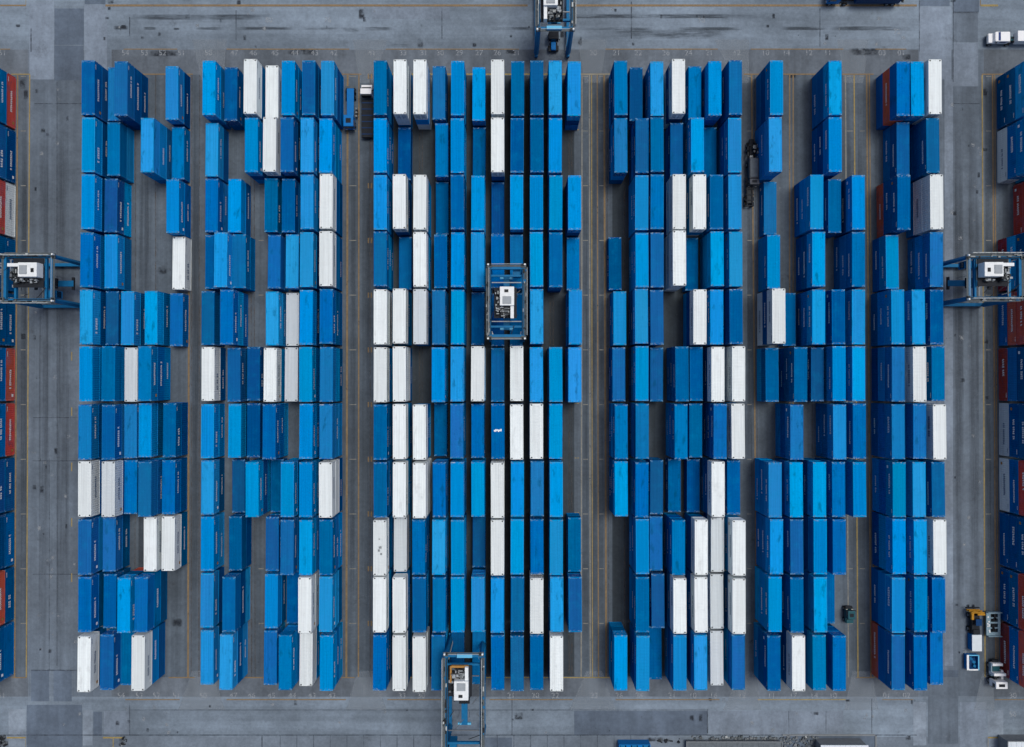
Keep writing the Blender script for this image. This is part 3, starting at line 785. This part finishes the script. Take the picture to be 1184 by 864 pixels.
    for i in range(3): en.cyl((hx - flip * .2, hy - 1.1 - i * .5, H + .9), (hx + flip * .5, hy - 1.1 - i * .5, H + .9), .2, M['steel'], 10)
    en.build('engine', root)
    # ladders, cable trays and hoses over the frame
    lad = MB()
    for s in (-1, 1):
        for o_ in (-.2, .2): lad.bar((s * (hw - .5), -hl + 1.0 + o_, 1.6), (s * (hw - .45), -hl + .8 + o_, H - .6), .06, .06, M['handrail'])
        for i in range(26): lad.box((s * (hw - .48), -hl + .9, 1.9 + i * .37), (.05, .4, .04), M['handrail'])
    lad.build('ladder', root)
    cab_ = MB(); rc = random.Random(int(abs(cy) * 5) + 1)
    for i in range(9):
        x0 = rc.uniform(-hw + .5, hw - .5); y0 = rc.uniform(-hl * .8, hl * .8)
        x1 = max(-hw, min(hw, x0 + rc.uniform(-2, 2))); y1 = max(-hl, min(hl, y0 + rc.uniform(-2.5, 2.5)))
        cab_.cyl((x0, y0, H - .25 + .02 * i), (x1, y1, H - .25 + .02 * i), .06, rc.choice([M['engine'], M['engine'], M['steel']]), 6)
    cab_.build('cable', root)
    for y_ in (hl - .3, -hl + .25):
        gr_ = MB(); gr_.box((0, y_ + .42 * (1 if y_ > 0 else -1), H - .1), (width - .6, .4, .05), M['walk'])
        gr_.bar((-hw + .4, y_ + .6 * (1 if y_ > 0 else -1), H + .9), (hw - .4, y_ + .6 * (1 if y_ > 0 else -1), H + .9), .06, .06, M['handrail'])
        gr_.build('end_walkway', root)
    if ochre:
        mb = MB(); mb.box((hx, hy - 2.75, H + .5), (3.0, .35, .5), M['amber']); mb.box((hx - flip * 1.6, hy - 1.4, H + .5), (.3, 2.8, .45), M['amber']); mb.build('guard_panel', root)
    if panel:
        mb = MB(); mb.box((-.2, -hl + .1, H + .25), (2.7, .6, .5), M['crane_light'], bevel=.04); mb.build('light_panel', root)
    # cab hung below the frame
    cb = MB(); cb.box((hw - 1.2, hl - .9, H - 2.2), (1.3, 1.6, 2.0), M['crane_blue'], bevel=.06); c = cb.build('cab', root)
    g = MB(); g.box((hw - 1.2, hl - .09, H - 2.1), (1.15, .05, 1.3), M['glass']); g.box((hw - 1.86, hl - .9, H - 2.1), (.05, 1.3, 1.2), M['glass']); g.build('window', c)
    # spreader on ropes
    sp = MB(); sp.box((0, 0, spread_z), (1.1, min(9.6, length - 1.5), .4), B, bevel=.03)
    for t in (-1, 1): sp.box((0, t * min(4.6, hl - .9), spread_z - .05), (2.35, .4, .42), M['crane_light'] if not low_gear else M['vdark'])
    sp.box((0, 0, spread_z + .4), (1.9, 1.6, .5), M['vdark'])
    s_o = sp.build('spreader', root)
    rp = MB()
    for sx in (-.9, .9):
        for sy in (-2.4, 2.4): rp.bar((sx, sy, spread_z + .2), (sx * 1.1, sy, H - .2), .05, .05, M['steel'])
    rp.build('hoist_rope', s_o)
    for t in (-1, 1):
        mb = MB(); mb.bar((-hw + .4, t * hl * .55, H - .55), (hw - .4, t * hl * .55, H - .55), .16, .16, M['steel'])
        mb.build('trolley_rail', root)
    return root

HC = 12.0
xa, ya = at(565.8, 308, HC); xb, yb = at(605.5, 390, HC)
straddle('blue straddle carrier standing over the middle of the wide central block', (xa + xb) / 2, (ya + yb) / 2, 0, ya - yb, xb - xa, HC, (-.2, -.2), 1, spread_z=8.9)
xa, ya = at(515.5, 757, HC); xb, yb = at(556.5, 872, HC)
rt = straddle('blue straddle carrier with ochre guard at the bottom end of the central block', (xa + xb) / 2, (ya + yb) / 2, math.pi, ya - yb, xb - xa, HC, (0.6, -(ya - yb) / 2 + 4.6), -1, True, spread_z=9.2, panel=True)
xa, ya = at(622.5, -62, HC); xb, yb = at(661.5, 34, HC)
straddle('blue straddle carrier leaving the top end of the central block', (xa + xb) / 2, (ya + yb) / 2, 0, ya - yb, xb - xa, HC, (-.6, -3.4), -1, spread_z=8.6, panel=True)
xa, ya = at(7, 296, HC); xb, yb = at(57.5, 347, HC)
straddle('blue straddle carrier with white machinery crossing the left aisle', (xa + xb) / 2, (ya + yb) / 2, R(-90), xb - xa + 1.0, ya - yb, HC, (-.9, .1), -1, spread_z=4.2, low_gear=True)
xa, ya = at(1121.5, 297, HC); xb, yb = at(1180, 345, HC)
straddle('blue straddle carrier with white machinery crossing the right aisle', (xa + xb) / 2, (ya + yb) / 2, R(90), xb - xa + .6, ya - yb, HC, (.9, .4), 1, spread_z=4.2, low_gear=True)

# ------------------------------------------------------------------ vehicles
def wheels(root, spots, rad=.5, wid=.32):
    for (x, y) in spots:
        mb = MB(); mb.cyl((x - wid / 2, y, rad), (x + wid / 2, y, rad), rad, M['tyre'], 16); w = mb.build('wheel', root)
        s = 1 if x > 0 else -1
        mb = MB(); mb.cyl((x + s * (wid / 2 - .02), y, rad), (x + s * (wid / 2 + .02), y, rad), rad * .55, M['rim'], 12); mb.build('rim', w)

def cab_part(root, y0, y1, w, z0, z1, mat, glass='glass', roof_hatch=True):
    """boxy truck cab, front towards +y"""
    mb = MB()
    mb.box((0, (y0 + y1) / 2, (z0 + z1) / 2), (w, y1 - y0, z1 - z0), mat, bevel=.12)
    c = mb.build('cab', root)
    g = MB(); g.box((0, y1 + .005, z0 + (z1 - z0) * .66), (w * .86, .05, (z1 - z0) * .42), M[glass]); g.build('windscreen', c)
    for s in (-1, 1):
        g = MB(); g.box((s * (w / 2 + .004), y1 - (y1 - y0) * .38, z0 + (z1 - z0) * .66), (.04, (y1 - y0) * .5, (z1 - z0) * .36), M[glass]); g.build('side_window', c)
        g = MB(); g.box((s * (w / 2 + .16), y1 - .1, z0 + (z1 - z0) * .62), (.18, .1, .42), M['vdark']); g.build('mirror', c)
        g = MB(); g.box((s * w * .36, y1 + .02, z0 + .25), (.3, .06, .2), M['lamp']); g.build('headlight', c)
    if roof_hatch:
        g = MB(); g.box((0, (y0 + y1) / 2, z1 + .03), (w * .5, (y1 - y0) * .4, .06), M['vdark']); g.build('roof_hatch', c)
    return c

def place(name, label, cat, px, py, rz, group=None, z=0.0):
    x, y = at(px, py, z)
    r = empty(name, (x, y, 0.035), rz)
    return tag(r, label, cat, group)

# blue yard tractor with a narrow blue deck, lane left of the central block
r = place('yard_tractor', 'blue yard tractor with narrow deck in the lane left of central block', 'yard tractor', 406.5, 127, math.pi)
mb = MB(); mb.box((0, -1.0, 1.0), (1.35, 5.8, .3), M['vblue'], bevel=.04); mb.box((0, -3.9, 1.05), (1.8, .4, .35), M['walk']); mb.box((0, .6, .7), (.9, 7.2, .3), M['vdark']); mb.build('deck', r)
cab_part(r, 2.0, 4.2, 1.9, .8, 2.9, M['vblue'])
mb = MB()
for i in range(5): mb.box((-1.15 - .1 * (i % 2), .2 + i * .35, .9), (.35, .3, .5), M['vdark'] if i % 2 else M['steel'])
mb.build('side_tank', r)
wheels(r, [(sx * .8, y) for sx in (-1, 1) for y in (3.2, -2.2, -3.3)], .48, .3)
# white-cab truck with dark deck
r = place('terminal_truck', 'white cabbed truck with dark trailer tucked against the central block', 'truck', 426.3, 127, 0)
cab_part(r, 1.9, 3.0, 2.1, .8, 3.0, M['white'], roof_hatch=False)
mb = MB(); mb.box((0, 3.55, 1.4), (2.05, .9, 1.3), M['white'], bevel=.08); mb.box((0, 3.2, 2.1), (1.9, .35, .5), M['glass']); mb.box((0, 4.1, .9), (2.0, .2, .4), M['steel']); mb.build('bonnet', r)
mb = MB(); mb.box((0, 3.42, 2.08), (1.7, .28, .06), M['engine']); mb.box((0, 1.72, 2.3), (1.8, .2, 1.2), M['engine']); mb.build('engine_grille', r)
mb = MB(); mb.box((0, -2.2, 1.25), (2.2, 7.2, .25), M['vdark'], bevel=.03); mb.box((0, -2.2, .8), (.9, 7.4, .5), M['vdark'])
for i in range(6): mb.box((0, -5.2 + i * 1.2, 1.4), (2.1, .14, .08), M['vnavy'])
mb.build('trailer_deck', r)
wheels(r, [(sx * .85, y) for sx in (-1, 1) for y in (3.3, .6, -4.0, -5.0)], .5, .35)
# grey dusty truck between fourth and fifth blocks
r = place('dump_truck', 'dusty grey truck with black gear in the lane left of fifth block', 'truck', 867.5, 191, math.pi)
mb = MB(); mb.box((0, 1.2, 1.7), (1.75, 3.9, 1.3), M['vgrey'], bevel=.1); mb.box((0, 1.2, 2.4), (1.5, 3.5, .12), M['roofgrey'])
mb.build('tipper_body', r)
cab_part(r, 3.3, 4.4, 1.8, .8, 2.6, M['vgrey'])
mb = MB(); mb.box((0, -.5, .8), (.9, 8.4, .4), M['vdark'])
q = random.Random(4)
for i in range(16): mb.box((q.uniform(-.9, .9), -q.uniform(.9, 4.2), 1.1 + q.uniform(0, .7)), (q.uniform(.2, .6), q.uniform(.2, .8), q.uniform(.2, .7)), q.choice([M['vdark'], M['engine'], M['steel']]))
mb.build('chassis', r)
wheels(r, [(sx * .75, y) for sx in (-1, 1) for y in (3.5, .2, -2.6, -3.6)], .5, .3)
# skeletal trailer left standing behind it
r = place('skeletal_trailer', 'black skeletal trailer parked behind the dusty grey truck', 'trailer', 864.5, 224, 0)
mb = MB()
for s in (-1, 1): mb.box((s * .5, 0, 1.1), (.2, 5.6, .3), M['vdark'])
for i in range(6): mb.box((0, -2.6 + i * 1.05, 1.12), (1.7, .18, .2), M['vdark'])
mb.box((0, .2, 1.0), (.8, 4.6, .15), M['engine']); mb.build('frame', r)
wheels(r, [(sx * .7, y) for sx in (-1, 1) for y in (-2.2, -1.2)], .48, .3)
# small dark teal tractor right of the fifth block
r = place('tow_tractor', 'small dark teal tow tractor parked right of the fifth full block', 'tractor', 978.6, 708.5, 0)
mb = MB(); mb.box((0, -.3, .95), (1.5, 2.6, .5), M['vteal'], bevel=.08); mb.box((0, -1.2, 1.35), (1.3, .7, .4), M['vteal'], bevel=.06); mb.box((0, 1.3, .8), (1.2, .5, .4), M['vdark']); mb.build('chassis', r)
cab_part(r, -.6, 1.0, 1.4, 1.0, 2.3, M['vteal'])
wheels(r, [(sx * .68, y) for sx in (-1, 1) for y in (1.0, -1.1)], .42, .28)
# dark tractor with a blue bonnet waiting under the top carrier
r = place('yard_tractor', 'dark yard tractor with blue bonnet beneath the top straddle carrier', 'yard tractor', 639.5, 51, math.pi)
cab_part(r, -1.6, .1, 1.9, .8, 2.4, M['vdark'])
mb = MB(); mb.box((0, .95, 1.1), (.9, 1.6, .6), M['vblue'], bevel=.08); mb.build('bonnet', r)
mb = MB(); mb.box((0, -.1, .7), (1.5, 3.8, .4), M['vdark']); mb.box((.7, 1.5, .8), (.5, .7, .4), M['engine']); mb.box((-.7, 1.2, .8), (.4, .9, .4), M['engine']); mb.build('chassis', r)
wheels(r, [(sx * .85, y) for sx in (-1, 1) for y in (1.1, -1.3)], .48, .3)
# white pickup-like tractor pulling a white box trailer, top right
r = place('articulated_truck', 'white truck with blue windscreen pulling a white box trailer', 'truck', 1150.5, 48, R(90))
mb = MB(); mb.box((0, -.15, 1.45), (1.9, 2.9, 1.3), M['white'], bevel=.2); mb.box((0, 1.55, 1.05), (1.85, 1.25, .7), M['white'], bevel=.18)
c = mb.build('cab', r)
g = MB(); g.box((0, .62, 1.95), (1.6, .75, .34), M['glass_blue'], rot=Matrix.Rotation(R(-24), 4, 'X')); g.build('windscreen', c)
for s in (-1, 1):
    g = MB(); g.box((s * .96, -.4, 1.7), (.04, 1.2, .45), M['glass_blue']); g.build('side_window', c)
    g = MB(); g.box((s * 1.05, .9, 1.7), (.22, .14, .2), M['vdark']); g.build('mirror', c)
    g = MB(); g.box((s * .66, 2.17, 1.05), (.36, .06, .2), M['lamp']); g.build('headlight', c)
mb = MB(); mb.box((0, -2.4, .8), (1.0, 4.0, .3), M['vdark']); mb.box((0, -2.4, 1.05), (.8, .7, .25), M['vteal'])
for i in range(8): mb.box((random.uniform(-.7, .7), -1.8 - random.uniform(0, 1.6), 1.1), (.3, .3, .3), random.choice([M['engine'], M['steel'], M['vdark']]))
mb.build('chassis', r)
mb = MB(); mb.box((0, -6.75, 1.6), (2.0, 7.8, 1.5), M['white'], bevel=.06); bx_ = mb.build('trailer_box', r)
g = MB(); g.box((.1, -4.4, 2.38), (.22, .22, .06), M['engine']); g.build('roof_vent', bx_)
wheels(r, [(sx * .85, y) for sx in (-1, 1) for y in (1.5, -1.9, -7.8, -8.9)], .46, .3)
# blue lorry on the top road, cut by the frame
r = place('container_lorry', 'bright blue lorry with navy trailer cut by the top edge', 'lorry', 961.5, .6, R(90))
cab_part(r, -.9, 1.5, 2.3, .8, 3.0, M['vblue'], roof_hatch=False)
mb = MB(); mb.box((-.2, .6, 3.1), (.5, .6, .12), M['crane_light']); mb.box((.5, .2, 3.08), (.6, .8, .1), M['white']); mb.box((-.75, -.4, 3.1), (.4, .5, .1), M['crane_light']); mb.build('roof_marker', r)
mb = MB(); mb.box((0, -6.2, .9), (1.0, 13.5, .4), M['vdark']); mb.build('chassis', r)
mb = MB(); mb.box((0, -8.1, 2.2), (2.4, 8.6, 2.2), M['vnavy'], bevel=.05); mb.box((-.4, -8.1, 3.32), (.5, .9, .04), M['crane_light']); mb.build('trailer_box', r)
mb = MB()
for i in range(6): mb.box((random.uniform(-.8, .8), -12.7 - random.uniform(0, .6), 1.2), (.4, .3, .5), random.choice([M['engine'], M['steel']]))
mb.build('rear_gear', r)
wheels(r, [(sx * .95, y) for sx in (-1, 1) for y in (.7, -2.2, -10.4, -11.5)], .5, .34)
# bottom-right cluster
r = place('forklift', 'yellow forklift with dark body beside the right edge strip', 'forklift', 1122.5, 716, 0)
mb = MB()
for s in (-1, 1): mb.box((s * .75 - .2, 1.9, 1.3), (.2, .3, 2.2), M['yellow'])
for z_, y_ in ((.8, 2.05), (1.6, 2.05), (2.3, 1.95)): mb.box((-.1, y_, z_), (2.5, .22, .22), M['yellow'])
mb.box((-.95, 1.3, 2.0), (.45, 1.5, .4), M['yellow'], bevel=.05); mb.box((.9, 1.45, 1.7), (1.4, .35, .3), M['yellow']); mb.box((-.3, 2.5, 1.0), (2.6, .12, .5), M['vdark']); mb.build('mast', r)
for s in (-.5, .5):
    mb = MB(); mb.box((s - .1, 2.5, .3), (.2, .7, .1), M['vdark']); mb.build('fork', r)
mb = MB(); mb.box((.05, -.6, 1.0), (1.5, 3.4, .9), M['vdark'], bevel=.1); mb.box((.05, -1.9, 1.5), (1.3, .9, .5), M['vdark'], bevel=.1); mb.build('body', r)
mb = MB(); mb.box((.1, .1, 2.3), (1.1, 1.2, .1), M['vnavy'])
for sx in (-.5, .6):
    for sy in (-.4, .6): mb.box((sx, sy, 1.8), (.08, .08, 1.0), M['vdark'])
mb.build('overhead_guard', r)
wheels(r, [(.05 + sx * .8, y) for sx in (-1, 1) for y in (1.0, -1.6)], .5, .35)
r = place('site_cabin', 'small blue sided cabin with plain white roof behind the forklift', 'cabin', 1129.3, 743.5, 0, None, 1.5)
mb = MB(); mb.box((0, 0, .75), (1.75, 3.0, 1.4), M['vblue'], bevel=.03)
for i in range(7): mb.box((-.885, -1.2 + i * .4, .75), (.03, .1, 1.2), M['crane_blue'])
w_ = mb.build('wall', r)
mb = MB(); mb.box((0, 0, 1.52), (1.85, 3.1, .12), M['roofwhite'], bevel=.02); mb.build('roof', r)
mb = MB(); mb.box((0, -1.52, .7), (.8, .05, 1.2), M['vnavy']); mb.build('door', r)
r = place('open_bin', 'open topped blue bin with pale rim below the white roofed cabin', 'bin', 1124.8, 766, 0, None, 1.1)
mb = MB()
for s in (-1, 1):
    mb.box((s * 1.05, 0, .6), (.1, 2.8, 1.0), M['vblue']); mb.box((0, s * 1.35, .6), (2.0, .1, 1.0), M['vblue'])
mb.box((0, 0, .2), (1.98, 2.58, .1), M['vnavy']); mb.build('shell', r)
mb = MB()
mb.box((-1.0, 0, 1.15), (.4, 2.9, .1), M['house']); mb.box((1.05, 0, 1.15), (.22, 2.9, .1), M['crane_light']); mb.box((.1, 1.37, 1.15), (1.78, .2, .1), M['crane_light']); mb.box((.1, -1.37, 1.15), (1.78, .25, .1), M['house']); mb.build('rim', r)
mb = MB()
for i in range(9): mb.box((random.uniform(-.6, .7), random.uniform(-1, 1), .45), (.5, .6, random.uniform(.2, .6)), random.choice([M['vnavy'], M['crane_blue']]), rot=Matrix.Rotation(random.uniform(0, 3), 4, 'Z'))
mb.build('scrap', r)
r = place('flat_rack', 'grey blue flat rack with open slots beside the yellow forklift', 'flat rack', 1145, 719.5, 0)
mb = MB()
mb.box((-.95, 0, .8), (.8, 4.4, .3), M['vpale']); mb.box((1.1, 0, .8), (.45, 4.4, .3), M['vpale'])
for y_, h_ in ((2.05, .35), (-1.9, .6), (.2, .3), (1.1, .25), (-.8, .25)): mb.box((.18, y_, .8), (1.42, h_, .28), M['vpale'])
mb.box((0, 0, .45), (2.2, 4.0, .2), M['vdark']); mb.build('deck', r)
for s in (-1, 1):
    mb = MB(); mb.box((0, s * 2.25, 1.1), (2.6, .12, .9), M['vpale']); mb.build('end_frame', r)
mb = MB(); q = random.Random(9)
for i in range(8): mb.box((-.95 + q.uniform(-.2, .2), q.uniform(-1.8, 1.8), 1.0), (.25, .25, .14), M['white'])
for i in range(8): mb.box((.2 + q.uniform(-.5, .5), q.uniform(-1.4, 1.7), .95), (.35, .45, .25), M['vdark'])
mb.build('twist_lock', r)
r = place('parked_truck', 'white truck with stepped roof parked beside red containers at bottom right', 'truck', 1147, 777, math.pi)
cab_part(r, .8, 2.1, 2.2, .8, 2.9, M['white'])
mb = MB(); mb.box((0, -.35, 1.6), (2.3, .5, 1.6), M['white'], bevel=.06); mb.box((.95, -1.0, 1.1), (.35, 2.4, .7), M['vpale']); mb.box((-.95, .4, 1.2), (.4, 2.6, .7), M['white']); mb.box((0, -2.0, 1.3), (2.0, .5, .9), M['white'], bevel=.08); mb.build('body_panel', r)
mb = MB(); mb.box((0, -.6, .8), (1.2, 4.2, .4), M['vdark']); mb.box((.2, -1.2, 1.2), (1.4, 1.0, .5), M['vteal']); mb.box((.5, .3, 1.6), (.5, .8, .6), M['engine']); mb.build('chassis', r)
wheels(r, [(sx * .9, y) for sx in (-1, 1) for y in (1.4, -1.5)], .5, .34)

# ------------------------------------------------------------------ bottom edge structures
def shed(name, label, x0, y0, x1, y1, h, roof, wall, rim=True, cat='building'):
    ax, ay = at(x0, y1, h); bx, by = at(x1, y0, h)
    r = empty(name, ((ax + bx) / 2, (ay + by) / 2, 0.02)); tag(r, label, cat)
    w, l = bx - ax, by - ay
    mb = MB(); mb.box((0, 0, h / 2 - .05), (w, l, h - .1), wall); mb.build('wall', r)
    mb = MB(); mb.box((0, 0, h), (w + .3, l + .3, .16), roof)
    for i in range(int(w / 1.0)): mb.box((-w / 2 + .5 + i * 1.0, 0, h + .1), (.06, l + .2, .05), roof)
    mb.build('roof', r)
    if rim:
        mb = MB()
        for s in (-1, 1): mb.box((0, s * (l / 2 + .2), h + .1), (w + .5, .14, .3), M['wallgrey'])
        for s in (-1, 1): mb.box((s * (w / 2 + .2), 0, h + .1), (.14, l + .26, .3), M['wallgrey'])
        mb.build('parapet', r)
    return r
shed('flat_roofed_shed', 'pale roofed shed in a sunken dark bay at the bottom edge', 950, 862.5, 1003, 900, 3.0, M['roofwhite'], M['wallgrey'], False)
shed('flat_roofed_shed', 'pale roofed shed cut by the bottom right corner', 1166, 858, 1230, 900, 3.0, M['roofwhite'], M['wallgrey'], True)
shed('low_platform', 'long low grey platform with ribbed edge at the bottom edge', 795, 858.5, 903, 900, 1.0, M['roofgrey'], M['wallgrey'], True, 'platform')
sheet('loading_bay', rect(905, 850, 1012, 900), 0.014, M['slab_dark'])
# kerb round the bay
k = empty('bay_kerb', (*at(958, 851), 0.01)); tag(k, 'pale concrete kerb round the dark bay at the bottom edge', 'kerb')
ax, ay = at(905, 849.5); bx, by = at(1012, 849.5)
mb = MB(); mb.box((0, .2, .07), (bx - ax, .3, .14), M['wallgrey']); mb.box(((bx - ax) / 2 + .15, -3.5, .07), (.3, 7.1, .14), M['wallgrey']); mb.build('kerb_stone', k)
# rubble heaps lying along the platform
q = random.Random(12)
def heap(name, label, x0, x1, y0, y1, n, dark=False):
    mb = MB()
    for i in range(n):
        x, y = at(q.uniform(x0, x1), q.uniform(y0, y1)); s = q.uniform(.12, .5)
        mb.box((x, y, .03 + s * .3), (s, s * q.uniform(.5, 1.4), s * .7), q.choice([M['engine'], M['vdark'], M['steel']] if dark else [M['wallgrey'], M['steel'], M['roofgrey'], M['walk']]), rot=Matrix.Rotation(q.uniform(0, 3), 4, 'Z') @ Matrix.Rotation(q.uniform(-.4, .4), 4, 'X'))
    o = mb.build(name); tag(o, label, 'rubble', None, 'stuff')
heap('rubble', 'loose grey rubble strewn along the platform at the bottom edge', 800, 905, 851.5, 855, 70)
heap('rubble', 'heap of broken concrete left of the dark bay', 903, 946, 851, 868, 130)
heap('rubble', 'dark scrap scattered right of the blue open box at the bottom edge', 760, 786, 854, 858, 20, True)
heap('rubble', 'dark scrap pile at the bottom left corner', 0, 8, 850, 870, 40, True)
heap('rubble', 'small dark scrap pile on the yellow line at the bottom left', 141, 147, 852, 862, 16, True)
# blue open-top box at the bottom edge
r = place('open_box', 'blue open topped steel box cut by the bottom edge', 'steel box', 732, 868, 0)
mb = MB()
for s in (-1, 1):
    mb.box((s * 2.9, 0, 1.0), (.12, 4.2, 2.0), M['vblue']); mb.box((0, s * 2.05, 1.0), (5.7, .12, 2.0), M['vblue'])
mb.box((0, 0, .15), (5.6, 3.9, .12), M['vnavy']); mb.build('shell', r)
mb = MB()
for i in range(5): mb.box((-2.2 + i * 1.1, 0, 1.5), (.9, 3.7, .1), M['vblue'] if i % 2 else M['crane_blue'])
mb.build('cover_panel', r)
number('IS', 800, 868, 2.4)

# ------------------------------------------------------------------ light
w = bpy.data.worlds.new('World'); scene.world = w; w.use_nodes = True
nt = w.node_tree; nt.nodes.clear()
sky = nt.nodes.new('ShaderNodeTexSky'); sky.sky_type = 'NISHITA'; sky.sun_disc = False
SUN_EL, SUN_AZ = R(72), R(48)          # azimuth measured from +Y towards +X
sky.sun_elevation = SUN_EL; sky.sun_rotation = SUN_AZ
sky.air_density = 0.7; sky.dust_density = 4.0; sky.ozone_density = 1.0
bg = nt.nodes.new('ShaderNodeBackground'); bg.inputs[1].default_value = 0.085
ou = nt.nodes.new('ShaderNodeOutputWorld')
nt.links.new(sky.outputs[0], bg.inputs[0]); nt.links.new(bg.outputs[0], ou.inputs[0])
sd = bpy.data.lights.new('sun', 'SUN'); sd.energy = 1.5; sd.angle = R(22); sd.color = (1.0, 0.96, 0.9)
so_ = bpy.data.objects.new('sun', sd); COL.objects.link(so_)
dirv = Vector((math.sin(SUN_AZ) * math.cos(SUN_EL), math.cos(SUN_AZ) * math.cos(SUN_EL), math.sin(SUN_EL)))
so_.rotation_euler = dirv.to_track_quat('Z', 'Y').to_euler()
scene.view_settings.view_transform = 'Standard'
scene.view_settings.look = 'None'
scene.view_settings.exposure = 0.28
scene.view_settings.gamma = 1.0
scene.render.engine = 'CYCLES'
